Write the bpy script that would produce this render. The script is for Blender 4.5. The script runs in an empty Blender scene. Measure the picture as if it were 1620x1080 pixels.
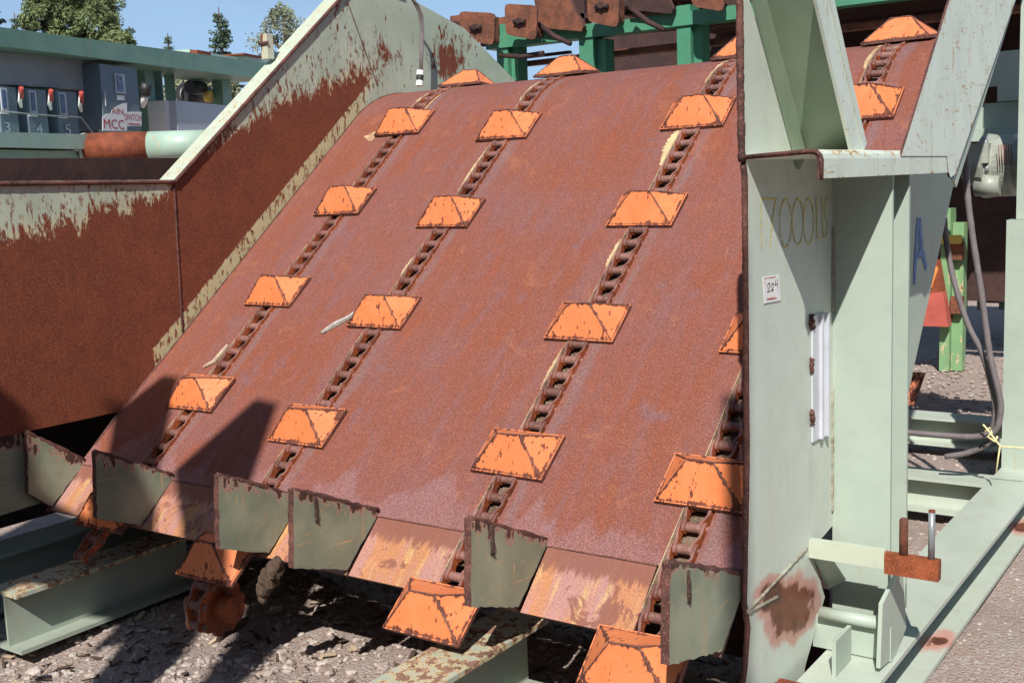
import bpy, math, random
import numpy as np
from mathutils import Vector, Matrix
random.seed(7); rng = np.random.default_rng(7)
SC = bpy.context.scene
COL = SC.collection

# ------------------------------------------------------------------ camera
FPX = 1790.5
YAW, PITCH, ROLL = -0.60741, -0.135958, -0.0382714
CAM = np.array([1.54079, -2.93529, 1.65974])
FW = np.array([math.sin(YAW)*math.cos(PITCH), math.cos(YAW)*math.cos(PITCH), math.sin(PITCH)])
_r0 = np.array([math.cos(YAW), -math.sin(YAW), 0.0]); _u0 = np.cross(_r0, FW)
RT = _r0*math.cos(ROLL) + _u0*math.sin(ROLL); UP = np.cross(RT, FW)
cd = bpy.data.cameras.new('camera'); cam = bpy.data.objects.new('camera', cd); COL.objects.link(cam)
cam.matrix_world = Matrix(((RT[0], UP[0], -FW[0], CAM[0]), (RT[1], UP[1], -FW[1], CAM[1]), (RT[2], UP[2], -FW[2], CAM[2]), (0, 0, 0, 1)))
cd.sensor_width = 36.0; cd.lens = FPX/1620*36.0; cd.clip_start = 0.05; cd.clip_end = 2000
SC.camera = cam
# ------------------------------------------------------------------ light
SUN = np.array([0.44, -1.0, 1.0]); SUN /= np.linalg.norm(SUN)
w = bpy.data.worlds.new('World'); SC.world = w; w.use_nodes = True
nt = w.node_tree; bg = nt.nodes['Background']
sky = nt.nodes.new('ShaderNodeTexSky'); sky.sky_type = 'NISHITA'; sky.sun_disc = False
sky.sun_elevation = math.asin(SUN[2]); sky.sun_rotation = math.atan2(SUN[0], SUN[1])
sky.air_density = 1.0; sky.dust_density = 0.6; sky.ozone_density = 1.6
# thin high haze and cirrus over the blue
mxs = nt.nodes.new('ShaderNodeMix'); mxs.data_type = 'RGBA'; tcs = nt.nodes.new('ShaderNodeTexCoord'); nzs = nt.nodes.new('ShaderNodeTexNoise'); mps = nt.nodes.new('ShaderNodeMapping'); mrs = nt.nodes.new('ShaderNodeMapRange')
mps.inputs['Scale'].default_value = (1.2, 1.2, 5.0); nzs.inputs['Scale'].default_value = 2.2; nzs.inputs['Detail'].default_value = 6; nzs.inputs['Roughness'].default_value = .55
nt.links.new(tcs.outputs['Generated'], mps.inputs[0]); nt.links.new(mps.outputs[0], nzs.inputs['Vector']); nt.links.new(nzs.outputs[0], mrs.inputs[0])
mrs.inputs[1].default_value = .40; mrs.inputs[2].default_value = .75; mrs.inputs[3].default_value = .18; mrs.inputs[4].default_value = .40
sxs = nt.nodes.new('ShaderNodeSeparateXYZ'); nt.links.new(tcs.outputs['Generated'], sxs.inputs[0]); mr2 = nt.nodes.new('ShaderNodeMapRange'); nt.links.new(sxs.outputs[2], mr2.inputs[0])
mr2.inputs[1].default_value = .0; mr2.inputs[2].default_value = .40; mr2.inputs[3].default_value = .65; mr2.inputs[4].default_value = -.12
ads = nt.nodes.new('ShaderNodeMath'); ads.operation = 'ADD'; ads.use_clamp = True; nt.links.new(mrs.outputs[0], ads.inputs[0]); nt.links.new(mr2.outputs[0], ads.inputs[1]); nt.links.new(ads.outputs[0], mxs.inputs[0])
mxs.inputs[7].default_value = (6.4, 10.0, 15.2, 1); nt.links.new(mxs.outputs[2], bg.inputs[0])
nt.links.new(sky.outputs[0], mxs.inputs[6]); bg.inputs[1].default_value = 0.06
sl = bpy.data.lights.new('sun', 'SUN'); sl.energy = 5.0; sl.angle = math.radians(0.53); sl.color = (1.0, 0.955, 0.88)
so = bpy.data.objects.new('sun', sl); COL.objects.link(so)
so.rotation_euler = Vector(SUN).to_track_quat('Z', 'Y').to_euler()
SC.view_settings.view_transform = 'Standard'; SC.view_settings.look = 'None'
SC.cycles.diffuse_bounces = 2
SC.view_settings.exposure = 0.22; SC.view_settings.gamma = 1.0

# ------------------------------------------------------------------ survey helpers (true planes, metres)
def ray(x, y): return FW + RT*(x-810)/FPX - UP*(y-540)/FPX
def at(x, y, n, d):
    v = ray(x, y); n = np.array(n, float); return CAM + v*((d - n@CAM)/(n@v))
def onX(x, y, c): return at(x, y, (1, 0, 0), c)
def onY(x, y, c): return at(x, y, (0, 1, 0), c)
def onZ(x, y, c): return at(x, y, (0, 0, 1), c)
# deck profile
TH = 0.678347; Z0 = 0.703; S1 = 2.15; R1 = 0.67; ST = -0.60; R0 = 0.125
CT, SN = math.cos(TH), math.sin(TH)
def prof(s, h=0.0):
    if s > S1:
        a = TH-(s-S1)/R1; y = S1*CT+R1*(SN-math.sin(a)); z = Z0+S1*SN+R1*(math.cos(a)-CT)
    elif s < ST:
        a = TH+(ST-s)/R0; y = ST*CT-R0*(math.sin(a)-SN); z = Z0+ST*SN-R0*(CT-math.cos(a))
    else:
        a = TH; y = s*CT; z = Z0+s*SN
    return y-h*math.sin(a), z+h*math.cos(a), a

# ------------------------------------------------------------------ node helpers
class G:
    def __init__(s, name):
        s.m = bpy.data.materials.new(name); s.m.use_nodes = True; s.t = s.m.node_tree
        s.b = s.t.nodes['Principled BSDF']; s.geo = None
    def n(s, ty): return s.t.nodes.new(ty)
    def set(s, sock, v):
        if isinstance(v, bpy.types.NodeSocket): s.t.links.new(v, sock)
        elif isinstance(v, (tuple, list)) and len(v) == 3 and sock.type == 'RGBA': sock.default_value = (*v, 1)
        else: sock.default_value = v
    def pos(s):
        if s.geo is None: s.geo = s.n('ShaderNodeNewGeometry').outputs['Position']
        return s.geo
    def obj(s):
        return s.n('ShaderNodeTexCoord').outputs['Object']
    def rnd(s): return s.n('ShaderNodeObjectInfo').outputs['Random']
    def vm(s, op, a, b=None):
        q = s.n('ShaderNodeVectorMath'); q.operation = op; s.set(q.inputs[0], a)
        if b is not None: s.set(q.inputs[1], b)
        return q.outputs['Value'] if op in ('DOT_PRODUCT', 'LENGTH') else q.outputs[0]
    def ma(s, op, a, b=0.0, c=0.0, clamp=False):
        q = s.n('ShaderNodeMath'); q.operation = op; q.use_clamp = clamp
        s.set(q.inputs[0], a); s.set(q.inputs[1], b); s.set(q.inputs[2], c); return q.outputs[0]
    def noise(s, vec, scale, detail=5, rough=0.6, dist=0.0, w=None):
        q = s.n('ShaderNodeTexNoise'); 
        if w is not None: q.noise_dimensions = '4D'; s.set(q.inputs['W'], w)
        s.set(q.inputs['Vector'], vec); q.inputs['Scale'].default_value = scale; q.inputs['Detail'].default_value = detail
        q.inputs['Roughness'].default_value = rough; q.inputs['Distortion'].default_value = dist
        return q.outputs[0]
    def vor(s, vec, scale, feat='F1', out='Distance'):
        q = s.n('ShaderNodeTexVoronoi'); q.feature = feat; s.set(q.inputs['Vector'], vec); q.inputs['Scale'].default_value = scale
        return q.outputs[out]
    def mr(s, v, a, b, c=0.0, d=1.0, smooth=True):
        q = s.n('ShaderNodeMapRange'); q.interpolation_type = 'SMOOTHSTEP' if smooth else 'LINEAR'
        s.set(q.inputs[0], v); s.set(q.inputs[1], a); s.set(q.inputs[2], b); s.set(q.inputs[3], c); s.set(q.inputs[4], d); return q.outputs[0]
    def mix(s, f, a, b, mode='MIX'):
        q = s.n('ShaderNodeMix'); q.data_type = 'RGBA'; q.blend_type = mode
        s.set(q.inputs[0], f); s.set(q.inputs[6], a); s.set(q.inputs[7], b); return q.outputs[2]
    def fin(s, col, rough=0.7, bump=None, bs=0.3, bd=0.002, metal=0.0, spec=0.5):
        s.set(s.b.inputs['Base Color'], col); s.set(s.b.inputs['Roughness'], rough); s.set(s.b.inputs['Metallic'], metal)
        s.b.inputs['Specular IOR Level'].default_value = spec
        if bump is not None:
            q = s.n('ShaderNodeBump'); q.inputs['Strength'].default_value = bs; q.inputs['Distance'].default_value = bd
            s.set(q.inputs['Height'], bump); s.t.links.new(q.outputs[0], s.b.inputs['Normal'])
        return s.m

def rust_col(g, v, dark=(0.055, 0.018, 0.010), mid=(0.15, 0.042, 0.016), hot=(0.30, 0.085, 0.02), sc=1.0, w=None):
    a = g.noise(v, 9*sc, 6, 0.65, 0.3, w); b = g.noise(v, 170*sc, 3, 0.7, 0, w)
    c = g.mix(g.mr(a, 0.35, 0.68), dark, mid)
    return g.mix(g.mr(b, 0.52, 0.72), c, hot), b

def mat_deck():
    g = G('rusted_deck_steel'); p = g.pos()
    s = g.vm('DOT_PRODUCT', p, (0, CT, SN)); x = g.vm('DOT_PRODUCT', p, (1, 0, 0))
    cx = g.n('ShaderNodeCombineXYZ'); g.set(cx.inputs[0], x); g.set(cx.inputs[1], g.ma('MULTIPLY', s, 0.16)); v = cx.outputs[0]
    big = g.noise(p, 1.7, 5, 0.6, 0.4); st = g.noise(v, 16, 6, 0.65, 0.2); fine = g.noise(p, 210, 3, 0.75); med = g.noise(p, 34, 5, 0.7)
    c = g.mix(g.mr(big, 0.36, 0.66), (0.285, 0.084, 0.046), (0.265, 0.100, 0.084))
    c = g.mix(g.mr(st, 0.46, 0.74, 0, 0.6), c, (0.28, 0.145, 0.15))
    c = g.mix(g.mr(st, 0.50, 0.30, 0, 0.5), c, (0.34, 0.085, 0.028))
    c = g.mix(g.mr(med, 0.56, 0.70, 0, 0.55), c, (0.20, 0.075, 0.060))
    blot = g.noise(p, 5.5, 5, 0.7, 0.8)
    c = g.mix(g.mr(blot, 0.57, 0.70, 0, 0.6), c, (0.23, 0.135, 0.155))
    c = g.mix(g.mr(blot, 0.44, 0.32, 0, 0.45), c, (0.42, 0.16, 0.085))
    # pale lilac polished tongues just above the bent lip
    cx2 = g.n('ShaderNodeCombineXYZ'); g.set(cx2.inputs[0], x); q = g.noise(cx2.outputs[0], 3.1, 3, 0.5)
    sz0 = Z0*SN
    up = g.ma('SUBTRACT', g.ma('MULTIPLY', g.mr(q, 0.35, 0.65), 0.22), g.ma('SUBTRACT', s, sz0-0.20))
    up = g.ma('ADD', up, g.ma('MULTIPLY', g.ma('SUBTRACT', g.noise(v, 60, 4, 0.7), 0.5), 0.12))
    c = g.mix(g.mr(up, 0.0, 0.05, 0, 0.50), c, (0.35, 0.20, 0.215))
    # thin yellow rust scratches down the slope
    cx3 = g.n('ShaderNodeCombineXYZ'); g.set(cx3.inputs[0], g.ma('ADD', x, g.ma('MULTIPLY', s, 0.035))); g.set(cx3.inputs[1], g.ma('MULTIPLY', s, 0.03))
    sc = g.noise(cx3.outputs[0], 95, 2, 0.5)
    c = g.mix(g.ma('MULTIPLY', g.mr(sc, 0.70, 0.74, 0, 0.8), g.mr(med, 0.45, 0.6)), c, (0.50, 0.21, 0.07))
    for cxx in (-2.36386, -1.66871, -0.69421, 0.0):
        d_ = g.ma('ABSOLUTE', g.ma('SUBTRACT', x, cxx+0.1428+0.05+0.028)); bn_ = g.noise(v, 30, 5, 0.7)
        c = g.mix(g.ma('MULTIPLY', g.mr(g.ma('ADD', d_, g.ma('MULTIPLY', g.ma('SUBTRACT', bn_, 0.5), 0.12)), 0.035, 0.0), 0.75), c, (0.25, 0.155, 0.155))
        d_ = g.ma('ABSOLUTE', g.ma('SUBTRACT', x, cxx+0.1428-0.05-0.05))
        c = g.mix(g.ma('MULTIPLY', g.mr(g.ma('ADD', d_, g.ma('MULTIPLY', g.ma('SUBTRACT', bn_, 0.5), 0.2)), 0.05, 0.0), 0.55), c, (0.27, 0.12, 0.11))
    # grain: dark and pale speckles
    c = g.mix(g.mr(fine, 0.58, 0.44, 0, 0.62), c, (0.095, 0.026, 0.016))
    c = g.mix(g.mr(fine, 0.58, 0.74, 0, 0.50), c, (0.43, 0.19, 0.13))
    # worn cream paint beside the upper slots
    return g.fin(c, g.mr(st, 0.4, 0.7, 0.80, 0.58), g.ma('ADD', g.ma('ADD', fine, g.ma('MULTIPLY', med, 1.5)), g.ma('MULTIPLY', g.noise(p, 3.5, 2, 0.5), 7.0)), 0.45, 0.0016)

def mat_lip():
    g = G('heat_tinted_lip_steel'); p = g.pos()
    s = g.vm('DOT_PRODUCT', p, (0, CT, SN)); x = g.vm('DOT_PRODUCT', p, (1, 0, 0))
    cx = g.n('ShaderNodeCombineXYZ'); g.set(cx.inputs[0], x); g.set(cx.inputs[1], g.ma('MULTIPLY', s, 0.12)); v = cx.outputs[0]
    a = g.noise(v, 14, 5, 0.6, 0.5); b = g.noise(v, 23, 4, 0.6); f = g.noise(p, 160, 3, 0.7); bl = g.noise(p, 9, 5, 0.7, 0.7)
    c = g.mix(g.mr(a, 0.40, 0.62), (0.50, 0.22, 0.10), (0.44, 0.23, 0.21)); c = g.mix(g.mr(b, 0.54, 0.66, 0, 0.7), c, (0.62, 0.42, 0.17))
    d = g.ma('SUBTRACT', s, Z0*SN-0.29)
    r = g.ma('ADD', d, g.ma('MULTIPLY', g.ma('SUBTRACT', g.noise(v, 40, 5, 0.7), 0.5), 0.16))
    rr = g.ma('MAXIMUM', g.mr(r, 0.0, 0.03, 0, 0.9), g.mr(bl, 0.56, 0.62, 0, 0.85))
    c = g.mix(rr, c, (0.22, 0.080, 0.060))
    c = g.mix(g.mr(f, 0.56, 0.44, 0, 0.35), c, (0.17, 0.07, 0.04))
    return g.fin(c, 0.55, g.ma('ADD', f, bl), 0.25, 0.0012)

def hp(p1, p2):   # half plane in YZ: +ve above the line p1->p2 (left to right = +Y)
    a, b = np.array(p1[1:]), np.array(p2[1:]); t = (b-a)/np.linalg.norm(b-a); n = np.array([-t[1], t[0]])
    return (0.0, float(n[0]), float(n[1])), float(n@a)

GREEN = (0.46, 0.54, 0.43); CREAM = (0.62, 0.50, 0.28)
def mat_wall():
    g = G('rusted_chute_wall_paint'); p = g.pos()
    v = g.vm('MULTIPLY', p, (1, 1, 0.42)); v2 = g.vm('MULTIPLY', p, (1, 1, 0.5))
    ra = g.ma('SUBTRACT', g.noise(v, 17, 10, 0.82, 0.9), 0.5); rb = g.ma('SUBTRACT', g.noise(v2, 5, 4, 0.6), 0.5)
    X0 = -2.63
    nA, dA = hp(onX(0, 385, X0), onX(262, 308, X0)); nB, dB = hp(onX(340, 218, X0), onX(585, 105, X0)); 
    nC, dC = (0.0, -SN, CT), -SN*0+CT*Z0
    y = g.vm('DOT_PRODUCT', p, (0, 1, 0))
    A = g.ma('MINIMUM', g.ma('SUBTRACT', g.vm('DOT_PRODUCT', p, nA), dA), g.ma('SUBTRACT', 0.43, y))
    B = g.ma('MINIMUM', g.ma('SUBTRACT', g.vm('DOT_PRODUCT', p, nB), dB), g.ma('MULTIPLY', g.ma('SUBTRACT', y, 0.62), 1.0))
    Cc = g.ma('MINIMUM', g.ma('SUBTRACT', 0.072, g.ma('SUBTRACT', g.vm('DOT_PRODUCT', p, nC), dC)), g.ma('SUBTRACT', y, 0.26))
    Cc = g.ma('MULTIPLY', Cc, 1.5)
    Dd = g.ma('SUBTRACT', y, 1.83)
    m = g.ma('MAXIMUM', g.ma('MAXIMUM', A, B), g.ma('MAXIMUM', Dd, -1.0))
    m = g.ma('ADD', m, g.ma('ADD', g.ma('MULTIPLY', ra, 0.50), g.ma('MULTIPLY', rb, 0.25)))
    m = g.ma('MAXIMUM', m, g.ma('ADD', Cc, g.ma('MULTIPLY', ra, 0.07)))
    # scattered chips inside the paint, streaked vertically
    ch = g.noise(g.vm('MULTIPLY', p, (1, 1, 0.35)), 55, 4, 0.7); zone = g.noise(p, 2.6, 3, 0.5)
    chip = g.mr(g.ma('ADD', ch, g.ma('MULTIPLY', g.mr(zone, 0.45, 0.7), 0.13)), 0.66, 0.69)
    sp = g.ma('MULTIPLY', g.mr(m, 0.22, 0.02), g.mr(ch, 0.53, 0.58)); chip = g.ma('MAXIMUM', chip, sp)
    paint = g.mr(m, 0.0, 0.012); paint = g.ma('MULTIPLY', paint, g.ma('SUBTRACT', 1.0, chip))
    pn = g.noise(p, 3, 4, 0.6)
    green = g.mix(g.mr(pn, 0.3, 0.7), (0.36, 0.43, 0.34), (0.46, 0.52, 0.42))
    sg = g.noise(g.vm('MULTIPLY', p, (1, 1, 0.12)), 30, 4, 0.6)
    green = g.mix(g.mr(sg, 0.52, 0.75, 0, 0.4), green, (0.50, 0.42, 0.28))
    green = g.mix(g.ma('MULTIPLY', g.ma('MULTIPLY', g.mr(Cc, -0.03, 0.03), g.mr(y, 1.8, 1.7)), 0.75), green, (0.50, 0.46, 0.24))
    green = g.mix(g.ma('MULTIPLY', g.mr(m, 0.10, 0.0), g.mr(ra, -0.05, 0.12)), green, CREAM)
    rc, fb = rust_col(g, p, (0.125, 0.026, 0.012), (0.175, 0.038, 0.014), (0.33, 0.10, 0.035), 1.0)
    blot = g.noise(p, 2.2, 5, 0.6, 0.5)
    rc = g.mix(g.mr(blot, 0.50, 0.72, 0, 0.35), rc, (0.21, 0.050, 0.016))
    rc = g.mix(g.mr(g.noise(g.vm('MULTIPLY', p, (1, 1, 0.08)), 26, 5, 0.65), 0.55, 0.75, 0, 0.45), rc, (0.24, 0.070, 0.028))
    rc = g.mix(g.mr(g.noise(p, 190, 3, 0.7), 0.50, 0.38, 0, 0.6), rc, (0.045, 0.013, 0.010))
    spk = g.noise(p, 260, 2, 0.6)
    rc = g.mix(g.mr(spk, 0.56, 0.68, 0, 0.85), rc, (0.40, 0.15, 0.08))
    dd = g.vm('LENGTH', g.vm('MULTIPLY', g.vm('SUBTRACT', p, tuple(onX(708, 98, X0))), (1, 1.0, 1.3))); dd = g.ma('ADD', dd, g.ma('MULTIPLY', ra, .9))
    paint = g.ma('MULTIPLY', paint, g.mr(dd, 0.10, 0.13))
    dd = g.vm('LENGTH', g.vm('MULTIPLY', g.vm('SUBTRACT', p, tuple(onX(612, 92, X0))), (1, .8, 1.6))); dd = g.ma('ADD', dd, g.ma('MULTIPLY', ra, 1.3))
    paint = g.ma('MULTIPLY', paint, g.mr(dd, 0.03, 0.06))
    c = g.mix(paint, rc, green)
    return g.fin(c, g.mr(paint, 0, 1, 0.75, 0.5), g.ma('ADD', g.ma('MULTIPLY', paint, 1.2), fb), 0.45, 0.0012)

def mat_paint(name, col, col2, edges=(), amount=0.0, streak=0.3, sc=1.0, primer=CREAM, coord='pos', stain=0.35, gloss=0.45, scratch=0.0, rustc=None, pink=None):
    g = G(name); p = g.pos() if coord == 'pos' else g.obj(); w = g.ma('MULTIPLY', g.rnd(), 37.0) if coord != 'pos' else None
    v = g.vm('MULTIPLY', p, (1, 1, streak))
    n1 = g.noise(v, 26*sc, 7, 0.72, 0.2, w); n2 = g.noise(p, 4*sc, 4, 0.6, 0, w); fi = g.noise(p, 180, 2, 0.6)
    f = g.ma('ADD', n1, g.ma('MULTIPLY', g.mr(n2, 0.4, 0.75), 0.05)); f = g.ma('ADD', f, amount)
    for (nn, d, wd, st) in edges:     # rust creeping in from an edge: plane nn.P = d, reaching wd metres, added strength st
        e = g.ma('SUBTRACT', g.vm('DOT_PRODUCT', p, nn), d)
        f = g.ma('ADD', f, g.mr(e, 0.0, wd, st, 0.0))
    prim = g.mr(f, 0.655, 0.675); ru = g.mr(f, 0.70, 0.725)
    base = g.mix(g.mr(n2, 0.3, 0.7), col, col2)
    sn = g.noise(g.vm('MULTIPLY', p, (1, 1, 0.10)), 22*sc, 5, 0.65)
    base = g.mix(g.mr(sn, 0.56, 0.80, 0, stain), base, (0.42, 0.30, 0.17))
    base = g.mix(g.mr(g.noise(p, 11, 5, 0.7), 0.45, 0.75, 0, 0.14), base, (0.20, 0.20, 0.17))
    if scratch:
        q = g.noise(g.vm('MULTIPLY', p, (1, 0.16, 1)), 60, 3, 0.6, 1.2); q2 = g.noise(g.vm('MULTIPLY', p, (1, 1, 0.14)), 45, 3, 0.6, 1.6)
        base = g.mix(g.ma('MAXIMUM', g.mr(q, 0.69-scratch*0.06, 0.70), g.mr(q2, 0.70-scratch*0.06, 0.71)), base, (0.50, 0.33, 0.18))
    rc, fb = rust_col(g, p, *(rustc or ((0.09, 0.030, 0.020), (0.20, 0.062, 0.030), (0.34, 0.12, 0.05))), 1.0)
    c = g.mix(prim, base, primer); c = g.mix(ru, c, rc)
    if pink:    # heat-burned paint patch: centre, radius (pink ring round a rust core)
        best = None
        for (cc, rr) in pink:
            dd = g.ma('ADD', g.vm('LENGTH', g.vm('MULTIPLY', g.vm('SUBTRACT', p, cc), (1, .42, 1.0))), g.ma('MULTIPLY', g.ma('SUBTRACT', g.noise(p, 9, 4, 0.6), 0.5), 0.09))
            dd = g.ma('SUBTRACT', dd, rr); best = dd if best is None else g.ma('MINIMUM', best, dd)
        c = g.mix(g.mr(best, 0.022, -0.004, 0, 0.9), c, (0.55, 0.27, 0.22)); c = g.mix(g.mr(best, -0.008, -0.022), c, rc)
    h = g.ma('ADD', g.ma('MULTIPLY', prim, -1.0), g.ma('MULTIPLY', fi, 0.12)); h = g.ma('ADD', h, g.ma('MULTIPLY', g.noise(p, 14, 2, 0.5), 0.35))
    return g.fin(c, g.mr(ru, 0, 1, gloss, 0.8), h, 0.35, 0.001)

def mat_rust(name, d, m, h, rough=0.8, coord='pos', sc=1.0, bd=0.002):
    g = G(name); p = g.pos() if coord == 'pos' else g.obj()
    c, b = rust_col(g, p, d, m, h, sc); bl = g.noise(p, 25*sc, 5, 0.7)
    c = g.mix(g.mr(bl, 0.55, 0.72, 0, 0.5), c, tuple(k*0.55 for k in d))
    return g.fin(c, rough, g.ma('ADD', b, g.ma('MULTIPLY', bl, 2)), 0.6, bd)

def mat_orange():
    g = G('chipped_orange_paint'); p = g.obj(); w = g.ma('MULTIPLY', g.rnd(), 41.0)
    at_ = g.n('ShaderNodeAttribute'); at_.attribute_name = 'edge'; e = at_.outputs['Fac']
    v = g.vm('MULTIPLY', p, (1, 0.35, 0.55))
    n1 = g.noise(v, 62, 5, 0.68, 0.2, w); n2 = g.noise(p, 14, 4, 0.6, 0.3, w); big = g.noise(v, 75, 3, 0.6, 0.3, w)
    f = g.ma('ADD', n1, g.mr(e, 0.0, 0.014, 0.16, 0.0)); f = g.ma('ADD', f, g.ma('MULTIPLY', g.mr(n2, 0.45, 0.8), 0.11))
    yy = g.vm('DOT_PRODUCT', p, (0, 1, 0)); f = g.ma('ADD', f, g.mr(yy, -0.03, -0.10, 0.015, 0.05))
    r = g.mr(f, 0.655, 0.675); r = g.ma('MAXIMUM', r, g.mr(big, 0.655, 0.67))
    col = g.mix(g.mr(n2, 0.35, 0.65), (0.76, 0.212, 0.074), (0.80, 0.255, 0.10))
    col = g.mix(g.mr(g.noise(v, 9, 3, 0.6, 0, w), 0.5, 0.75, 0, 0.35), col, (0.62, 0.115, 0.025))
    col = g.mix(g.mr(f, 0.62, 0.655, 0, 0.6), col, (0.55, 0.15, 0.05))
    col = g.mix(g.mr(g.rnd(), 0.0, 1.0, 0.0, 0.45, False), col, (0.60, 0.19, 0.075))
    rc, fb = rust_col(g, p, (0.085, 0.024, 0.016), (0.18, 0.050, 0.028), (0.26, 0.075, 0.03))
    return g.fin(g.mix(r, col, rc), g.mr(r, 0, 1, 0.42, 0.85), g.ma('SUBTRACT', g.ma('MULTIPLY', fb, 0.3), r), 0.4, 0.0008)

def mat_flat(name, c, rough=0.6, var=0.15, sc=8, metal=0.0, bump=0.0, coord='pos', spec=0.5):
    g = G(name); p = g.pos() if coord == 'pos' else g.obj()
    a = g.noise(p, sc, 6, 0.65, 0.2); f = g.noise(p, sc*18, 3, 0.7)
    k = g.ma('ADD', g.mr(a, 0.3, 0.7, 1-var, 1+var), g.mr(f, 0.3, 0.7, -var*0.6, var*0.6))
    q = g.vm('SCALE', (c[0], c[1], c[2])); 
    g.set(q.node.inputs['Scale'], k)
    return g.fin(q, rough, f if bump else None, bump, 0.003, metal, spec)

def mat_gravel():
    g = G('gravel_ground'); p = g.pos()
    v = g.vor(p, 38, 'F1', 'Color'); d = g.vor(p, 38); e = g.vor(p, 38, 'DISTANCE_TO_EDGE'); d2 = g.vor(p, 110, 'F1', 'Color'); e2 = g.vor(p, 110, 'DISTANCE_TO_EDGE')
    n = g.noise(p, 2.0, 6, 0.65); f = g.noise(p, 90, 4, 0.75); n3 = g.noise(p, 0.25, 5, 0.6)
    bw = g.n('ShaderNodeRGBToBW'); g.set(bw.inputs[0], v); bw2 = g.n('ShaderNodeRGBToBW'); g.set(bw2.inputs[0], d2)
    c = g.mix(g.mr(f, 0.35, 0.7), (0.34, 0.25, 0.215), (0.52, 0.40, 0.35))
    c = g.mix(g.mr(bw2.outputs[0], 0.2, 0.8, 0, 0.5), c, (0.56, 0.47, 0.43)); c = g.mix(g.mr(bw.outputs[0], 0.60, 0.75, 0, 0.7), c, (0.50, 0.44, 0.41))
    c = g.mix(g.mr(e2, 0.10, 0.0, 0, 0.4), c, (0.10, 0.075, 0.065)); c = g.mix(g.mr(n, 0.5, 0.72, 0, 0.5), c, (0.30, 0.225, 0.19))
    c = g.mix(g.mr(n3, 0.45, 0.65, 0, 0.5), c, (0.48, 0.365, 0.32))
    h = g.ma('ADD', g.mr(e, 0, 0.25, 0, 0.5), g.ma('MULTIPLY', f, 0.9)); h = g.ma('ADD', h, g.mr(e2, 0, 0.3, 0, 0.4))
    return g.fin(c, 0.9, h, 0.8, 0.008, spec=0.2)

M = {}
M['deck'] = mat_deck(); M['lip'] = mat_lip(); M['wall'] = mat_wall(); M['orange'] = mat_orange()
M['edge'] = mat_rust('torch_cut_edge', (0.05, 0.020, 0.018), (0.15, 0.058, 0.045), (0.30, 0.12, 0.09), 0.8, bd=0.004)
M['weld'] = mat_rust('weld_bead', (0.07, 0.025, 0.020), (0.19, 0.075, 0.055), (0.36, 0.17, 0.12), 0.6, 'obj')
M['weldpale'] = mat_rust('painted_weld_bead', (0.22, 0.20, 0.15), (0.42, 0.42, 0.33), (0.55, 0.50, 0.36), 0.6)
M['chain'] = mat_rust('chain_steel', (0.13, 0.060, 0.052), (0.27, 0.135, 0.115), (0.38, 0.18, 0.13), 0.5)
M['chainr'] = mat_rust('chain_side_rust', (0.20, 0.042, 0.016), (0.46, 0.105, 0.030), (0.66, 0.18, 0.05), 0.75)
M['slot'] = mat_rust('slot_liner', (0.08, 0.05, 0.035), (0.17, 0.11, 0.075), (0.38, 0.31, 0.21), 0.8)
M['uhmw'] = mat_rust('plastic_wear_strip', (0.22, 0.13, 0.08), (0.50, 0.38, 0.24), (0.72, 0.64, 0.46), 0.5)
M['wearpaint'] = mat_rust('worn_cream_steel', (0.34, 0.17, 0.10), (0.62, 0.48, 0.26), (0.75, 0.63, 0.38), 0.6)
M['green'] = mat_paint('pale_green_paint', (0.60, 0.655, 0.585), (0.54, 0.60, 0.53), amount=-0.05, stain=0.25,
    edges=[((0, 1, 0), -0.205, 0.075, 0.16)], pink=[(tuple(onX(1226, 944, 0.372)), 0.050), (tuple(onX(1243, 952, 0.372)), 0.070), (tuple(onX(1257, 964, 0.372)), 0.078), (tuple(onX(1272, 975, 0.372)), 0.055), (tuple(onX(1208, 932, 0.372)), 0.022)])
M['greencol'] = mat_paint('column_green_paint', (0.41, 0.485, 0.415), (0.37, 0.445, 0.385), amount=-0.055, stain=0.35)
M['greenw'] = mat_paint('worn_pale_green_paint', (0.68, 0.76, 0.68), (0.60, 0.68, 0.60), amount=-0.02, stain=0.5, scratch=1.0, streak=0.6)
M['shelfp'] = mat_paint('scratched_shelf_paint', (0.70, 0.78, 0.70), (0.64, 0.71, 0.62), amount=-0.015, stain=0.85, scratch=1.0,
    edges=[((0, 0, -1), -1.712, 0.014, 0.13), ((0, 0, 1), 1.650, 0.010, 0.10)])
M['rim'] = mat_paint('rim_flange_paint', (0.52, 0.60, 0.50), (0.50, 0.56, 0.44), amount=0.055, stain=0.8, scratch=2.2, primer=(0.66, 0.55, 0.33))
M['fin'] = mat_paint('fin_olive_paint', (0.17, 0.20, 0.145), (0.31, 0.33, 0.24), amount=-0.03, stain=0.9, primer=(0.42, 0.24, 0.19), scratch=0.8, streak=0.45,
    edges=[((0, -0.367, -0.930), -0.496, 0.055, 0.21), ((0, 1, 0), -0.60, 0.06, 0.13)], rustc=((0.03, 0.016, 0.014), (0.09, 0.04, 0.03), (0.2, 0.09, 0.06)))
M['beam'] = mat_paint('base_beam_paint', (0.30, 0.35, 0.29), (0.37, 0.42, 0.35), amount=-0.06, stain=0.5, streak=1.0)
M['beamr'] = mat_paint('right_beam_paint', (0.50, 0.56, 0.49), (0.45, 0.51, 0.43), amount=-0.035, stain=0.6, streak=1.0, pink=[(tuple(onZ(1488, 1010, 0.02)), 0.035), (tuple(onZ(1618, 830, 0.02)), 0.05), (tuple(onZ(1470, 1015, 0.02)), 0.02)])
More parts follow.
